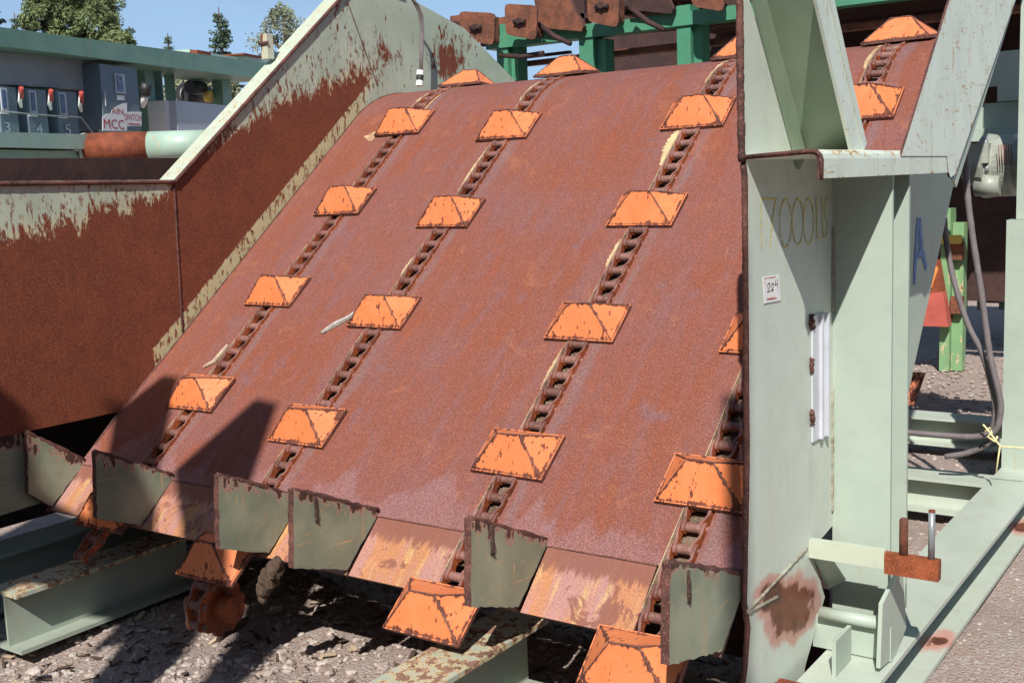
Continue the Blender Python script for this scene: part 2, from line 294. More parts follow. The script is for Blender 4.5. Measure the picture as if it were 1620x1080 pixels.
M['beamtop'] = mat_paint('rusty_beam_top', (0.40, 0.44, 0.37), (0.44, 0.46, 0.37), amount=0.175, stain=1.0, streak=1.0, rustc=((0.15, 0.075, 0.055), (0.30, 0.16, 0.11), (0.42, 0.26, 0.19)))
M['teal'] = mat_paint('weathered_teal_paint', (0.15, 0.29, 0.22), (0.20, 0.35, 0.27), amount=-0.07, stain=0.5)
M['teallight'] = mat_paint('light_mint_paint', (0.40, 0.56, 0.46), (0.34, 0.50, 0.42), amount=-0.03, stain=0.6)
M['bright'] = mat_paint('bright_green_paint', (0.07, 0.27, 0.16), (0.06, 0.22, 0.13), amount=-0.05, stain=0.3)
M['brightl'] = mat_paint('spring_green_paint', (0.22, 0.40, 0.19), (0.19, 0.34, 0.17), amount=0.05, stain=0.6)
M['rustbg'] = mat_rust('brown_rust_plate', (0.09, 0.033, 0.02), (0.22, 0.075, 0.038), (0.34, 0.13, 0.07))
M['rustdk'] = mat_rust('dark_rust_plate', (0.030, 0.014, 0.014), (0.06, 0.026, 0.022), (0.12, 0.05, 0.035))
M['redrust'] = mat_rust('red_rust_band', (0.13, 0.032, 0.015), (0.27, 0.065, 0.028), (0.40, 0.12, 0.05))
M['orust'] = mat_rust('orange_rust', (0.15, 0.035, 0.012), (0.34, 0.085, 0.03), (0.55, 0.16, 0.05), 0.8)
M['osprk'] = mat_rust('orange_sprocket', (0.14, 0.03, 0.01), (0.40, 0.085, 0.022), (0.6, 0.15, 0.04), 0.6)
M['alu'] = mat_flat('aluminium_channel', (0.62, 0.64, 0.70), 0.38, 0.06, 10, 0.25)
M['bluegrey'] = mat_flat('blue_grey_cabinet_paint', (0.14, 0.185, 0.23), 0.45, 0.08, 3)
M['greypanel'] = mat_flat('grey_panel_paint', (0.33, 0.33, 0.35), 0.5, 0.07, 3)
M['lgrey'] = mat_flat('light_grey_paint', (0.50, 0.53, 0.58), 0.4, 0.05, 3)
M['white'] = mat_flat('white_label', (0.80, 0.80, 0.80), 0.5, 0.03, 20)
M['red'] = mat_flat('red_lettering', (0.50, 0.02, 0.03), 0.5, 0.05, 20)
M['handle'] = mat_flat('red_handle', (0.42, 0.06, 0.05), 0.5, 0.08, 20)
M['black'] = mat_flat('black_rubber', (0.025, 0.025, 0.028), 0.5, 0.2, 12)
M['hose'] = mat_flat('dusty_grey_hose', (0.16, 0.14, 0.145), 0.6, 0.15, 12, bump=0.2)
M['steelg'] = mat_flat('grey_steel', (0.28, 0.30, 0.32), 0.4, 0.15, 15, 0.3)
M['gearg'] = mat_flat('grey_gearbox_paint', (0.30, 0.32, 0.28), 0.45, 0.2, 9, bump=0.15)
M['yellow'] = mat_flat('yellow_cap', (0.70, 0.48, 0.10), 0.5, 0.08, 10)
M['rope'] = mat_flat('yellow_rope', (0.72, 0.66, 0.36), 0.8, 0.15, 90)
M['blue'] = mat_flat('blue_spray_paint', (0.11, 0.20, 0.46), 0.6, 0.15, 60)
M['chalk'] = mat_flat('yellow_marker', (0.66, 0.54, 0.16), 0.7, 0.3, 90)
M['ink'] = mat_flat('black_ink', (0.03, 0.03, 0.04), 0.5, 0.1, 50)
M['wood'] = mat_flat('weathered_grey_wood', (0.40, 0.38, 0.35), 0.8, 0.25, 40, bump=0.4)
M['woodp'] = mat_flat('pale_bark_strip', (0.52, 0.40, 0.28), 0.8, 0.2, 40, bump=0.4)
M['mud'] = mat_flat('dried_mud', (0.095, 0.060, 0.040), 0.95, 0.35, 40, bump=0.8)
M['redpink'] = mat_flat('faded_red_paint', (0.45, 0.10, 0.075), 0.5, 0.15, 6)
M['seam'] = mat_rust('dark_seam', (0.03, 0.014, 0.012), (0.06, 0.03, 0.024), (0.14, 0.06, 0.04))
M['gravel'] = mat_gravel()
M['bark'] = mat_flat('tree_bark', (0.10, 0.075, 0.055), 0.9, 0.3, 20)
M['conif'] = mat_flat('conifer_needles', (0.07, 0.11, 0.065), 0.8, 0.5, 1.2)
M['leaf'] = mat_flat('poplar_leaves', (0.15, 0.19, 0.075), 0.7, 0.5, 1.0)
M['leafp'] = mat_flat('silvery_leaves', (0.20, 0.22, 0.13), 0.7, 0.4, 1.0)
def mat_stone():
    g = G('cobble_stone'); p = g.pos(); v = g.vor(p, 26, 'F1', 'Color'); bw = g.n('ShaderNodeRGBToBW'); g.set(bw.inputs[0], v)
    f = g.noise(p, 80, 4, 0.7)
    c = g.mix(g.mr(bw.outputs[0], 0.2, 0.8), (0.30, 0.235, 0.205), (0.54, 0.47, 0.43)); c = g.mix(g.mr(f, 0.4, 0.7, 0, 0.5), c, (0.18, 0.14, 0.12))
    return g.fin(c, 0.88, f, 0.5, 0.003, spec=0.25)
M['stone'] = mat_stone()
M['barkhill'] = mat_flat('bark_mulch_bank', (0.16, 0.105, 0.08), 0.95, 0.5, 3, bump=0.9)

# ------------------------------------------------------------------ mesh helpers
def worldloc(o):
    v = np.zeros(3)
    while o is not None: v = v + np.array(o.location); o = o.parent
    return v
class MB:
    def __init__(s): s.v = []; s.f = []; s.m = []; s.s = []; s.att = None
    def add(s, vs, fs, mi=0, smooth=False):
        o = len(s.v); s.v += [tuple(map(float, q)) for q in vs]
        for i, f in enumerate(fs):
            s.f.append([k+o for k in f]); s.m.append(mi[i] if isinstance(mi, (list, tuple)) else mi); s.s.append(smooth)
        return s
    def box(s, lo, hi, mi=0):
        (a, b, c), (d, e, f) = lo, hi
        return s.add([(a, b, c), (d, b, c), (d, e, c), (a, e, c), (a, b, f), (d, b, f), (d, e, f), (a, e, f)],
                     [[0, 3, 2, 1], [4, 5, 6, 7], [0, 1, 5, 4], [1, 2, 6, 5], [2, 3, 7, 6], [3, 0, 4, 7]], mi)
    def prism(s, poly, t, mi=0, side=None, jag=0.0, step=0.03):   # polygon extruded by vector t; jag roughens the outline
        P = [np.array(q, float) for q in poly]; t = np.array(t, float)
        if jag:
            Q = []; tn = t/np.linalg.norm(t)
            for i in range(len(P)):
                a, b = P[i], P[(i+1) % len(P)]; L = np.linalg.norm(b-a); n = max(1, int(L/step)); d = (b-a)/max(L, 1e-9); pe = np.cross(tn, d)
                Q.append(a)
                for k in range(1, n): Q.append(a+(b-a)*k/n+pe*random.uniform(-jag, jag))
            P = Q
        n = len(P); vs = P+[q+t for q in P]; side = mi if side is None else side
        nrm = np.zeros(3)
        for i in range(n): nrm += np.cross(P[i], P[(i+1) % n])
        flip = (nrm@t) > 0
        f0 = list(range(n)); f1 = list(range(n, 2*n))
        fs = [f0[::-1] if flip else f0, f1 if flip else f1[::-1]]; ms = [mi, mi]
        for i in range(n):
            j = (i+1) % n; q = [i, j, j+n, i+n]; fs.append(q if flip else q[::-1]); ms.append(side)
        return s.add(vs, fs, ms)
    def obox(s, c, ax, ay, az, mi=0):   # centre and half vectors
        c, ax, ay, az = [np.array(q, float) for q in (c, ax, ay, az)]
        vs = [c+i*ax+j*ay+k*az for k in (-1, 1) for (i, j) in ((-1, -1), (1, -1), (1, 1), (-1, 1))]
        fs = [[0, 3, 2, 1], [4, 5, 6, 7], [0, 1, 5, 4], [1, 2, 6, 5], [2, 3, 7, 6], [3, 0, 4, 7]]
        if np.cross(ax, ay)@az < 0: fs = [f[::-1] for f in fs]
        return s.add(vs, fs, mi)
    def tube(s, pts, r, n=8, mi=0, caps=True, rj=0.0, smooth=True):
        P = [np.array(q, float) for q in pts]; R = r if isinstance(r, (list, tuple)) else [r]*len(P); vs = []; N = len(P)
        up = None
        for i, q in enumerate(P):
            d = P[min(i+1, N-1)]-P[max(i-1, 0)]; d /= np.linalg.norm(d)+1e-12
            if up is None: up = np.array([0, 0, 1.0]) if abs(d[2]) < 0.9 else np.array([1.0, 0, 0])
            u = up-d*(up@d); u /= np.linalg.norm(u)+1e-12; up = u; w_ = np.cross(d, u)
            rr = R[i]*(1+random.uniform(-rj, rj))
            vs += [q+rr*(math.cos(2*math.pi*k/n)*u+math.sin(2*math.pi*k/n)*w_) for k in range(n)]
        fs = [[i*n+k, (i+1)*n+k, (i+1)*n+(k+1) % n, i*n+(k+1) % n] for i in range(N-1) for k in range(n)]
        s.add(vs, fs, mi, smooth)
        if caps: 
            o = len(s.v)-N*n
            s.f += [[o+k for k in range(n)], [o+(N-1)*n+k for k in range(n)][::-1]]; s.m += [mi, mi]; s.s += [False, False]
        return s
    def build(s, name, mats, parent=None):
        me = bpy.data.meshes.new(name); off = worldloc(parent) if parent is not None else np.zeros(3)
        v = np.array(s.v)-off; me.from_pydata(v.tolist(), [], s.f); 
        mats = mats if isinstance(mats, (list, tuple)) else [mats]
        for q in mats: me.materials.append(M[q] if isinstance(q, str) else q)
        me.polygons.foreach_set('material_index', s.m); me.polygons.foreach_set('use_smooth', s.s)
        if s.att is not None:
            a = me.attributes.new('edge', 'FLOAT', 'POINT'); a.data.foreach_set('value', s.att)
        me.update(); o = bpy.data.objects.new(name, me); COL.objects.link(o)
        if parent is not None: o.parent = parent
        return o
def thing(name, loc, label, cat, group=None):
    o = bpy.data.objects.new(name, None); o.empty_display_size = 0.1; o.location = tuple(map(float, loc)); COL.objects.link(o); tag(o, label, cat, group); return o
def tag(o, label, cat, group=None, kind=None):
    if label: o['label'] = label
    if cat: o['category'] = cat
    if group: o['group'] = group
    if kind: o['kind'] = kind
    return o
def solo(mb, name, mats, label, cat, group=None):   # a thing that is one mesh: origin at its base
    v = np.array(mb.v); c = v.mean(0); c[2] = v[:, 2].min(); mb.v = [tuple(q-c) for q in v]
    o = mb.build(name, mats); o.location = tuple(c); return tag(o, label, cat, group)
def ibeam_y(mb, x0, x1, y0, y1, z0, z1, tf=0.016, tw=0.010, mt=0, mw=0):   # H section running along Y
    xm = (x0+x1)/2
    mb.box((x0, y0, z1-tf), (x1, y1, z1), mt); mb.box((x0, y0, z0), (x1, y1, z0+tf), mw); mb.box((xm-tw/2, y0+0.002, z0+tf), (xm+tw/2, y1-0.002, z1-tf), mw)
def ibeam_x(mb, x0, x1, y0, y1, z0, z1, tf=0.014, tw=0.010, m=0):
    ym = (y0+y1)/2
    mb.box((x0, y0, z1-tf), (x1, y1, z1), m); mb.box((x0, y0, z0), (x1, y1, z0+tf), m); mb.box((x0+0.002, ym-tw/2, z0+tf), (x1-0.002, ym+tw/2, z1-tf), m)

# ================================================================== SETTING
gm = MB(); N = 90
xs = np.concatenate([[-400, -150, -60, -25, -12], np.linspace(-6, 3, N), [6, 12, 25, 60, 200]]); ys = np.concatenate([[-60, -20, -8], np.linspace(-3, 5, N), [8, 14, 24, 50, 120, 400]])
def gz(x, y):
    z = 0.014*math.sin(2.3*x+1.1*y)+0.012*math.sin(5.1*x-3.3*y+1)+0.008*math.sin(9*y+4*x)-0.03
    z += 0.055*math.exp(-(((x+1.15)/0.35)**2+((y+0.55)/0.28)**2))
    if abs(x) > 5 or abs(y) > 5: z = -0.02
    return z
vs = [(x, y, gz(x, y)) for y in ys for x in xs]; nx = len(xs)
gm.add(vs, [[j*nx+i, j*nx+i+1, (j+1)*nx+i+1, (j+1)*nx+i] for j in range(len(ys)-1) for i in range(nx-1)], 0, True)
tag(gm.build('ground', 'gravel'), None, None, kind='structure')
# far bank of bark and soil behind the yard
hm = MB(); 
L_D = np.array([-0.28302, 0.95911, 0.0]); L_D /= np.linalg.norm(L_D); L_N = np.array([L_D[1], -L_D[0], 0.0]); L_O = CAM+ray(0, 326)*9.0
NX, NY = 60, 10; vs = []
for j in range(NY):
    for i in range(NX):
        u = -10+i*1.2; d = -18-j*1.8; hgt = 5.2*math.sin(min(1, j/5)*math.pi/2)*(0.8+0.25*math.sin(i*0.45)+0.1*math.sin(i*1.3))
        q = L_O+L_D*u+L_N*d; vs.append((q[0], q[1], hgt-0.3+random.uniform(-.1, .1)))
hm.add(vs, [[j*NX+i, j*NX+i+1, (j+1)*NX+i+1, (j+1)*NX+i] for j in range(NY-1) for i in range(NX-1)], 0, True)
tag(hm.build('hill', 'barkhill'), None, None, kind='structure')

# pebbles, uncountable
ph_ = (1+5**.5)/2
ICO = np.array([(-1, ph_, 0), (1, ph_, 0), (-1, -ph_, 0), (1, -ph_, 0), (0, -1, ph_), (0, 1, ph_), (0, -1, -ph_), (0, 1, -ph_), (ph_, 0, -1), (ph_, 0, 1), (-ph_, 0, -1), (-ph_, 0, 1)])/1.9
ICF = [(0, 11, 5), (0, 5, 1), (0, 1, 7), (0, 7, 10), (0, 10, 11), (1, 5, 9), (5, 11, 4), (11, 10, 2), (10, 7, 6), (7, 1, 8), (3, 9, 4), (3, 4, 2), (3, 2, 6), (3, 6, 8), (3, 8, 9), (4, 9, 5), (2, 4, 11), (6, 2, 10), (8, 6, 7), (9, 8, 1)]
def pebble(mb, c, r, flat=0.6):
    a = random.uniform(0, 6.28); R = np.array([[math.cos(a), -math.sin(a), 0], [math.sin(a), math.cos(a), 0], [0, 0, 1]])
    sc = np.array([random.uniform(.7, 1.35), random.uniform(.6, 1.0), flat*random.uniform(.6, 1.1)])*r
    mb.add((ICO*rng.uniform(.85, 1.15, (12, 1))*sc)@R.T+np.array(c), ICF, 0, False)
gs = MB()
for i in range(9000):
    x = random.uniform(-3.3, 0.5); y = random.uniform(-1.5, 1.2); r = random.choice([.006, .008, .010, .012, .015, .020])*random.uniform(.7, 1.2)
    if -0.75 > x > -1.6 and y < 0 and random.random() < .25: r *= 1.6
    pebble(gs, (x, y, gz(x, y)+r*.2), r)
for i in range(2600):
    x = random.uniform(0.6, 2.6); y = random.uniform(-.6, 6); r = random.uniform(.004, .011); pebble(gs, (x, y, gz(x, y)+r*.1), r)
for i in range(2500):
    x = random.uniform(-1.2, 0.6); y = random.uniform(2, 9); r = random.uniform(.006, .02); pebble(gs, (x, y, gz(x, y)+r*.1), r)
tag(gs.build('gravel_stones', 'stone'), 'loose grey and brown gravel stones on the ground', 'gravel', kind='stuff')

bk = MB()
for i in range(700):
    x = random.uniform(-3.0, 0.5); y = random.uniform(-1.4, .8); L = random.uniform(.006, .030); a = random.uniform(0, 6.28); z = gz(x, y)+random.uniform(.006, .016)
    d = np.array([math.cos(a), math.sin(a), random.uniform(-.3, .3)])*L; e = np.array([-math.sin(a), math.cos(a), 0])*L*random.uniform(.12, .4); bk.obox((x, y, z), d, e, (0, 0, .0015), random.choice((0, 0, 1)))
tag(bk.build('bark_chips', ['mud', 'woodp']), 'brown bark and wood chips scattered over the gravel', 'bark chips', kind='stuff')
# ================================================================== LOG FEEDER
LF = thing('log_feeder', (-1.1, 0.5, 0.0), 'rusty inclined log feeder deck with four chains and orange cleats', 'log feeder')
CHX = [-2.36386, -1.66871, -0.69421, 0.0]; PHS = [0.12922, 0.02988, 0.01975, 0.0]; CW, CLN = 0.2855, 0.1855
XL, XR = -2.63, 0.357
SLW = 0.050
def strip(mb, x0, x1, s0, s1, h0, h1, mi=0, side=None, ds=0.04):
    side = mi if side is None else side
    n = max(2, int((s1-s0)/ds)); S = [s0+(s1-s0)*i/n for i in range(n+1)]
    vs = []
    for s in S:
        for (x, h) in ((x0, h1), (x1, h1), (x1, h0), (x0, h0)):
            y, z, a = prof(s, h); vs.append((x, y, z))
    top = []; o = []
    for i in range(n): top.append([4*i, 4*i+1, 4*i+5, 4*i+4])
    mb.add(vs, top, mi, True)
    fs = []
    for i in range(n): fs += [[4*i+1, 4*i+2, 4*i+6, 4*i+5], [4*i+2, 4*i+3, 4*i+7, 4*i+6], [4*i+3, 4*i, 4*i+4, 4*i+7]]
    fs += [[0, 3, 2, 1], [4*n, 4*n+1, 4*n+2, 4*n+3]]
    mb.add(vs, fs, side)
slots = [(c+CW/2-SLW, c+CW/2+SLW) for c in CHX]
bounds = [XL+0.002]+[q for s_ in slots for q in s_]+[XR-0.002]
LEND = 3.2
for i in range(0, len(bounds), 2):
    mb = MB(); strip(mb, bounds[i], bounds[i+1], -0.205, LEND, -0.012, 0.0, 0, 1); mb.build('deck_plate', ['deck', 'edge'], LF)
# bent lower lips, one per bay (a little steeper than the deck)
LIPA = TH+0.09
def lip_pt(x, t, h=0): 
    y0, z0, _ = prof(-0.205); return (x, y0-t*math.cos(LIPA)-h*math.sin(LIPA), z0-t*math.sin(LIPA)+h*math.cos(LIPA))
for (a, b) in ((XL+.01, -2.30), (-2.14, -1.62), (-1.45, -0.975), (-0.965, -0.605), (-0.495, -0.30), (-0.285, 0.085), (0.20, 0.35)):
    mb = MB(); jl = 0.222+random.uniform(-.004, .004)
    poly = [lip_pt(a, 0.003), lip_pt(b, 0.003), lip_pt(b, jl), lip_pt(a, jl)]
    nrm = np.array([0, math.sin(LIPA), -math.cos(LIPA)])*0.012
    mb.prism(poly, nrm, 0, 1); mb.build('deck_lip', ['lip', 'edge'], LF)
mb = MB(); 
for (a, b) in ((-2.14, -1.60), (-1.45, -0.605), (-0.495, 0.085)):
    n = int((b-a)/0.02); y0, z0, _ = prof(-0.205, 0.0005)
    mb = MB(); mb.tube([(a+(b-a)*k/n, y0, z0) for k in range(n+1)], 0.0022, 6, 0, True, 0.4); mb.build('weld_seam', ['weld'], LF)
# slots: liner and wear strips
for i, (a, b) in enumerate(slots):
    mb = MB(); strip(mb, a-0.01, b+0.01, -0.30, LEND, -0.052, -0.042); mb.build('slot_liner', ['slot'], LF)
    mb = MB(); strip(mb, a+0.0005, a+0.0035, -0.36, LEND, -0.040, 0.002); mb.build('wear_strip', ['uhmw'], LF)
    # worn cream patches beside the slots near the crest
    def ragged(x0, wd, s0, s1, sgn):
        n = int((s1-s0)/0.004); vs = []; wk = 0.8
        for k in range(n+1):
            s = s0+(s1-s0)*k/n; y, z, _ = prof(s, 0.0015); wk = min(1, max(.35, wk+random.uniform(-.07, .07))); ww = wd*(abs(math.sin(math.pi*k/n))**.4)*wk*random.uniform(.55, 1.0)
            vs += [(x0, y, z), (x0+sgn*ww, y, z)]
        fs = [[2*k, 2*k+1, 2*k+3, 2*k+2] for k in range(n)]
        mb = MB(); mb.add(vs, fs if sgn > 0 else [f[::-1] for f in fs], 0); mb.build('worn_paint', ['wearpaint'], LF)
    ragged(a-.001, 0.035 if i > 0 else .018, 2.18, 2.62, -1)
    if i == 0: ragged(-2.365, .10, 1.93, 2.02, -1); ragged(b+.001, 0.022, 2.15, 2.55, 1)
    if i == 2: ragged(a-.001, 0.042, 1.62, 1.88, -1); ragged(a-.001, 0.022, 1.02, 1.18, -1); ragged(a-.001, 0.014, .40, .60, -1)
    if i == 1: ragged(a-.001, 0.016, 1.50, 1.82, -1); ragged(a-.001, 0.012, .95, 1.07, -1)

# chains
def chain_mesh(cx):
    mb = MB(); p = 0.61/8; k = -14; HC = -0.010
    while k*p < 3.15:
        if (cx > -.6 and cx < -.5 and k*p < -0.60) or (cx < -2 and k*p < -.62) or k*p < -.80: k += 1; continue
        s = k*p+0.02; y, z, a = prof(s, HC); y2, z2, a2 = prof(s+p, HC)
        d = np.array([0, y2-y, z2-z]); L = np.linalg.norm(d); d /= L; n = np.array([0, -d[2], d[1]]); X = np.array([1.0, 0, 0])
        P = np.array([cx, y, z])
        # barrel (narrow lower end)
        r = 0.0150; B = []
        mb.tube([P-X*0.024, P-X*0.015, P+X*0.015, P+X*0.024], [r*1.08, r, r, r*1.08], 12, 0)
        # pin ends
        mb.tube([P-X*0.046, P-X*0.040], 0.009, 8, 0); mb.tube([P+X*0.040, P+X*0.049], 0.010, 8, 0)
        mb.tube([P-X*0.022, P-X*0.040], 0.007, 6, 1, False); mb.tube([P+X*0.022, P+X*0.040], 0.007, 6, 1, False)
        # offset side bars: narrow at this end, wide at the next barrel, rounded ends, bowed edges
        for sg in (-1, 1):
            prof_ = [(-0.019, 0.0265), (-0.013, 0.0265), (0.0, 0.0265), (0.016, 0.0270), (0.030, 0.0315), (0.044, 0.0365), (0.056, 0.0375), (p, 0.0375), (p+0.013, 0.0375), (p+0.019, 0.0375)]
            hh = [0.008, 0.015, 0.0185, 0.017, 0.014, 0.014, 0.017, 0.0185, 0.015, 0.008]
            vs = []
            for (t, xo), hz in zip(prof_, hh):
                for (dx, dz) in ((-0.0042, -hz), (0.0042, -hz), (0.0042, hz), (-0.0042, hz)):
                    vs.append(P+d*t+X*(sg*xo+dx)+n*dz)
            m_ = len(prof_); fs = []; ms = []
            for i in range(m_-1):
                for q, mi in ((0, 1), (1, 1), (2, 0), (3, 1)):
                    fs.append([4*i+q, 4*i+(q+1) % 4, 4*i+4+(q+1) % 4, 4*i+4+q]); ms.append(mi)
            fs += [[0, 3, 2, 1], [4*m_-4, 4*m_-3, 4*m_-2, 4*m_-1]]; ms += [1, 1]
            mb.add(vs, fs, ms)
        k += 1
    return mb
# cleat mesh
def tri_grid(mb, A, B, C_, D_, mi, n=8):   # quad face ABCD with an 'edge' distance attribute
    A, B, C_, D_ = [np.array(q, float) for q in (A, B, C_, D_)]
    def dseg(P, a, b):
        t = b-a; L = t@t
        if L < 1e-12: return 9
        u = max(0, min(1, ((P-a)@t)/L)); return np.linalg.norm(P-a-u*t)
    o = len(mb.v); vs = []
    for j in range(n+1):
        for i in range(n+1):
            u, v_ = i/n, j/n; P = (A*(1-u)+B*u)*(1-v_)+(D_*(1-u)+C_*u)*v_; vs.append(P)
            mb.att.append(min(dseg(P, A, B), dseg(P, B, C_), dseg(P, C_, D_), dseg(P, D_, A)))
    fs = []
    for j in range(n):
        for i in range(n):
            q = [j*(n+1)+i, j*(n+1)+i+1, (j+1)*(n+1)+i+1, (j+1)*(n+1)+i]; fs.append(q)
    mb.add(vs, fs, mi)
def cleat_mesh(var):
    mb = MB(); mb.att = []; W2, L2 = CW/2, CLN/2; T = 0.012; H = 0.098; i_ = 0.006
    rx = 0.045+var*0.002; ry = -0.094+0.1
    j = lambda: random.uniform(-.004, .004)
    a, b, c, d = (-W2+i_, -L2+i_, T), (W2-i_, -L2+i_, T), (W2-i_, L2-i_, T), (-W2+i_, L2-i_, T)
    e, f = (-rx+j(), 0.008+j(), H), (rx+j(), 0.008+j(), H)
    tri_grid(mb, a, b, f, e, 0); tri_grid(mb, b, c, f, f, 0); tri_grid(mb, c, d, e, f, 0); tri_grid(mb, d, a, e, e, 0)
    nA = len(mb.v)
    mb.box((-W2, -L2, 0), (W2, L2, T), [1, 0, 1, 1, 1, 1])
    nB = len(mb.v)
    def bead(p, q, r):
        p, q = np.array(p), np.array(q); n = 10
        mb.tube([p+(q-p)*k/n for k in range(n+1)], r, 6, 2, True, 0.28)
    for p_, q_ in ((a, e), (b, f), (c, f), (d, e)): bead(p_, q_, 0.0026)
    bead(e, f, 0.0030)
    for p_, q_ in ((a, b), (b, c), (c, d), (d, a)): bead(p_, q_, 0.0016)
    mb.att += [0.006]*(nB-nA)+[0.0]*(len(mb.v)-nB)
    me_o = mb.build('cleat', ['orange', 'weld', 'weld'])
    return me_o
protos = [cleat_mesh(v_) for v_ in (-2, -1, 0, 1, 2)]
chains = []
for i, cx0 in enumerate(CHX):
    ch = chain_mesh(cx0+CW/2).build('drive_chain', ['chain', 'chainr'], LF); chains.append(ch)
    for k in range(-1, 6):
        s = PHS[i]+0.61*k+CLN/2
        y, z, a = prof(s, 0.004)
        src = protos[(i*2+k) % 5]; o = src.copy(); COL.objects.link(o)
        o.parent = ch; off = worldloc(ch)
        o.location = (cx0+CW/2-off[0], y-off[1], z-off[2]); o.rotation_euler = (a+random.uniform(-.015, .015), random.uniform(-.012, .012), random.uniform(-.020, .020))
for q in protos: bpy.data.objects.remove(q)

# tail shaft and sprockets
cy, cz = prof(ST, -R0)[:2]
for i, c in enumerate(CHX):
    if i in (0, 2): continue
    mb = MB(); x = c+CW/2; n = 40
    ring = [(cy+(R0-0.035+0.012*(k % 4 < 2))*math.cos(2*math.pi*k/n), cz+(R0-0.035+0.012*(k % 4 < 2))*math.sin(2*math.pi*k/n)) for k in range(n)]
    mb.prism([(x-0.012, a_, b_) for a_, b_ in ring], (0.024, 0, 0), 0); mb.tube([(x-0.05, cy, cz), (x+0.07, cy, cz)], 0.05, 20, 0)
    mb.build('sprocket', ['osprk'], LF)
# fins
FINS = [(-2.600, [(-.40, .735), (-.41, .505), (-.27, .47), (-.10, .62), (-.13, .655)]), (-2.03, None), (-1.335, None), (-0.97, None), (-0.29, None), (0.3555, None)]
for i, (x, pl_) in enumerate(FINS):
    fy = [-.40, -.487, -.514, -.536, -.530, -.605][i]
    pl_ = [(fy, .760), (fy-.018, .512), (-.32, .436), (-.155, .577), (-.150, .590)]
    mb = MB(); mb.prism([(x, a_, b_) for a_, b_ in pl_], (-0.024, 0, 0), 0, 1, 0.003, 0.016)
    y0, z0 = pl_[0]; pts = [(x-.008, y0+(pl_[4][0]-y0)*k/16, z0+(pl_[4][1]-z0)*k/16) for k in range(17)]
    mb.tube(pts, 0.009, 7, 1, True, 0.35)
    if i in (3, 4, 5):
        pts = [(x+.002, y0+.09+random.uniform(-.002, .002), z0-.045-.012*k) for k in range(8)]; mb.tube(pts, 0.006, 6, 2, True, 0.4)
    mb.build('support_fin', ['fin', 'edge', 'seam'], LF)

# left chute wall
WL = [(-1.3, 1.748), (.445, 1.731), (1.75, 2.775), (2.12, 2.735), (2.29, 2.705), (2.69, 2.61), (3.213, 2.33), (3.6, 1.6), (3.4, 1.0), (.3, .30), (-.33, .41), (.062, .757), (-1.3, .757)]
mb = MB(); mb.prism([(XL, a_, b_) for a_, b_ in WL], (-0.012, 0, 0), 0, 1)
side_wall = mb.build('side_wall', ['wall', 'edge'], LF)
mb = MB()
def bead_line(par, mat, a, b, r, n, jit=0.3): 
    mb = MB(); a, b = np.array(a, float), np.array(b, float); mb.tube([a+(b-a)*k/n for k in range(n+1)], r, 6, 0, True, jit); mb.build('weld_seam', [mat], par)
bead_line(side_wall, 'edge', (XL+.001, .445, 1.72), (XL+.001, .428, 1.06), 0.0055, 60); bead_line(side_wall, 'edge', (XL+.001, 1.87, 2.23), (XL+.001, 1.62, 2.75), 0.003, 40)
bead_line(side_wall, 'edge', (XL+.003, prof(-.1)[0], prof(-.1)[1]), (XL+.003, prof(1.98)[0], prof(1.98)[1]), 0.005, 150)
mb = MB(); mb.tube([(XL+.003, *prof(1.98+.02*k)[:2]) for k in range(36)], 0.004, 6, 0, True, .3); mb.build('weld_seam', ['edge'], side_wall)
mb = MB()   # rim: bent flange along the top
rim = [(-1.3, 1.752), (.445, 1.735), (1.75, 2.779), (2.12, 2.739)]
for (a, b) in zip(rim[:-1], rim[1:]):
    wdt = 0.105 if b[0] < 1.8 and a[0] > 0 else 0.03
    d = np.array([0, b[0]-a[0], b[1]-a[1]]); d /= np.linalg.norm(d); nn = np.array([0, -d[2], d[1]])
    A = np.array([XL+.008, *a]); B = np.array([XL+.008, *b]); mb.prism([A, B, B+np.array([-wdt, 0, 0]), A+np.array([-wdt, 0, 0])], nn*0.012, 0)
    n = int(np.linalg.norm(B-A)/.03); mb.tube([A+(B-A)*k/n+nn*.002 for k in range(n+1)], 0.0095, 8, 1, True, 0.10)
mb.build('rim_flange', ['rim', 'edge'], side_wall)
mb = MB(); q = onX(424, 92, -2.69); mb.obox(q+np.array([0, 0, .055]), (0.022, 0, 0), (0, 0.020, 0), (0, 0, .060), 0); mb.tube([q+np.array([-.03, -.025, .07]), q+np.array([.03, -.025, .07])], .008, 8, 1)
mb.build('rim_bracket', [mat_paint('bracket_paint', (.52, .54, .42), (.5, .5, .4), amount=.10), 'edge'], side_wall)
# plate below the wall at far left
mb = MB(); mb.prism([(-2.645, -1.3, .757), (-2.645, -.40, .757), (-2.645, -.30, .45), (-2.645, -1.3, .42)], (-.015, 0, 0), 0, 1); mb.build('lower_side_plate', ['fin', 'edge'], LF)
# inner plate of the bin beyond the wall
mb = MB(); mb.prism([(-3.0, -1.6, 1.86), (-3.0, 1.1, 1.86), (-3.0, 1.1, 1.3), (-3.0, -1.6, 1.3)], (-.014, 0, 0), 0, 1); mb.build('rear_bin_plate', ['rustdk', 'edge'], LF)

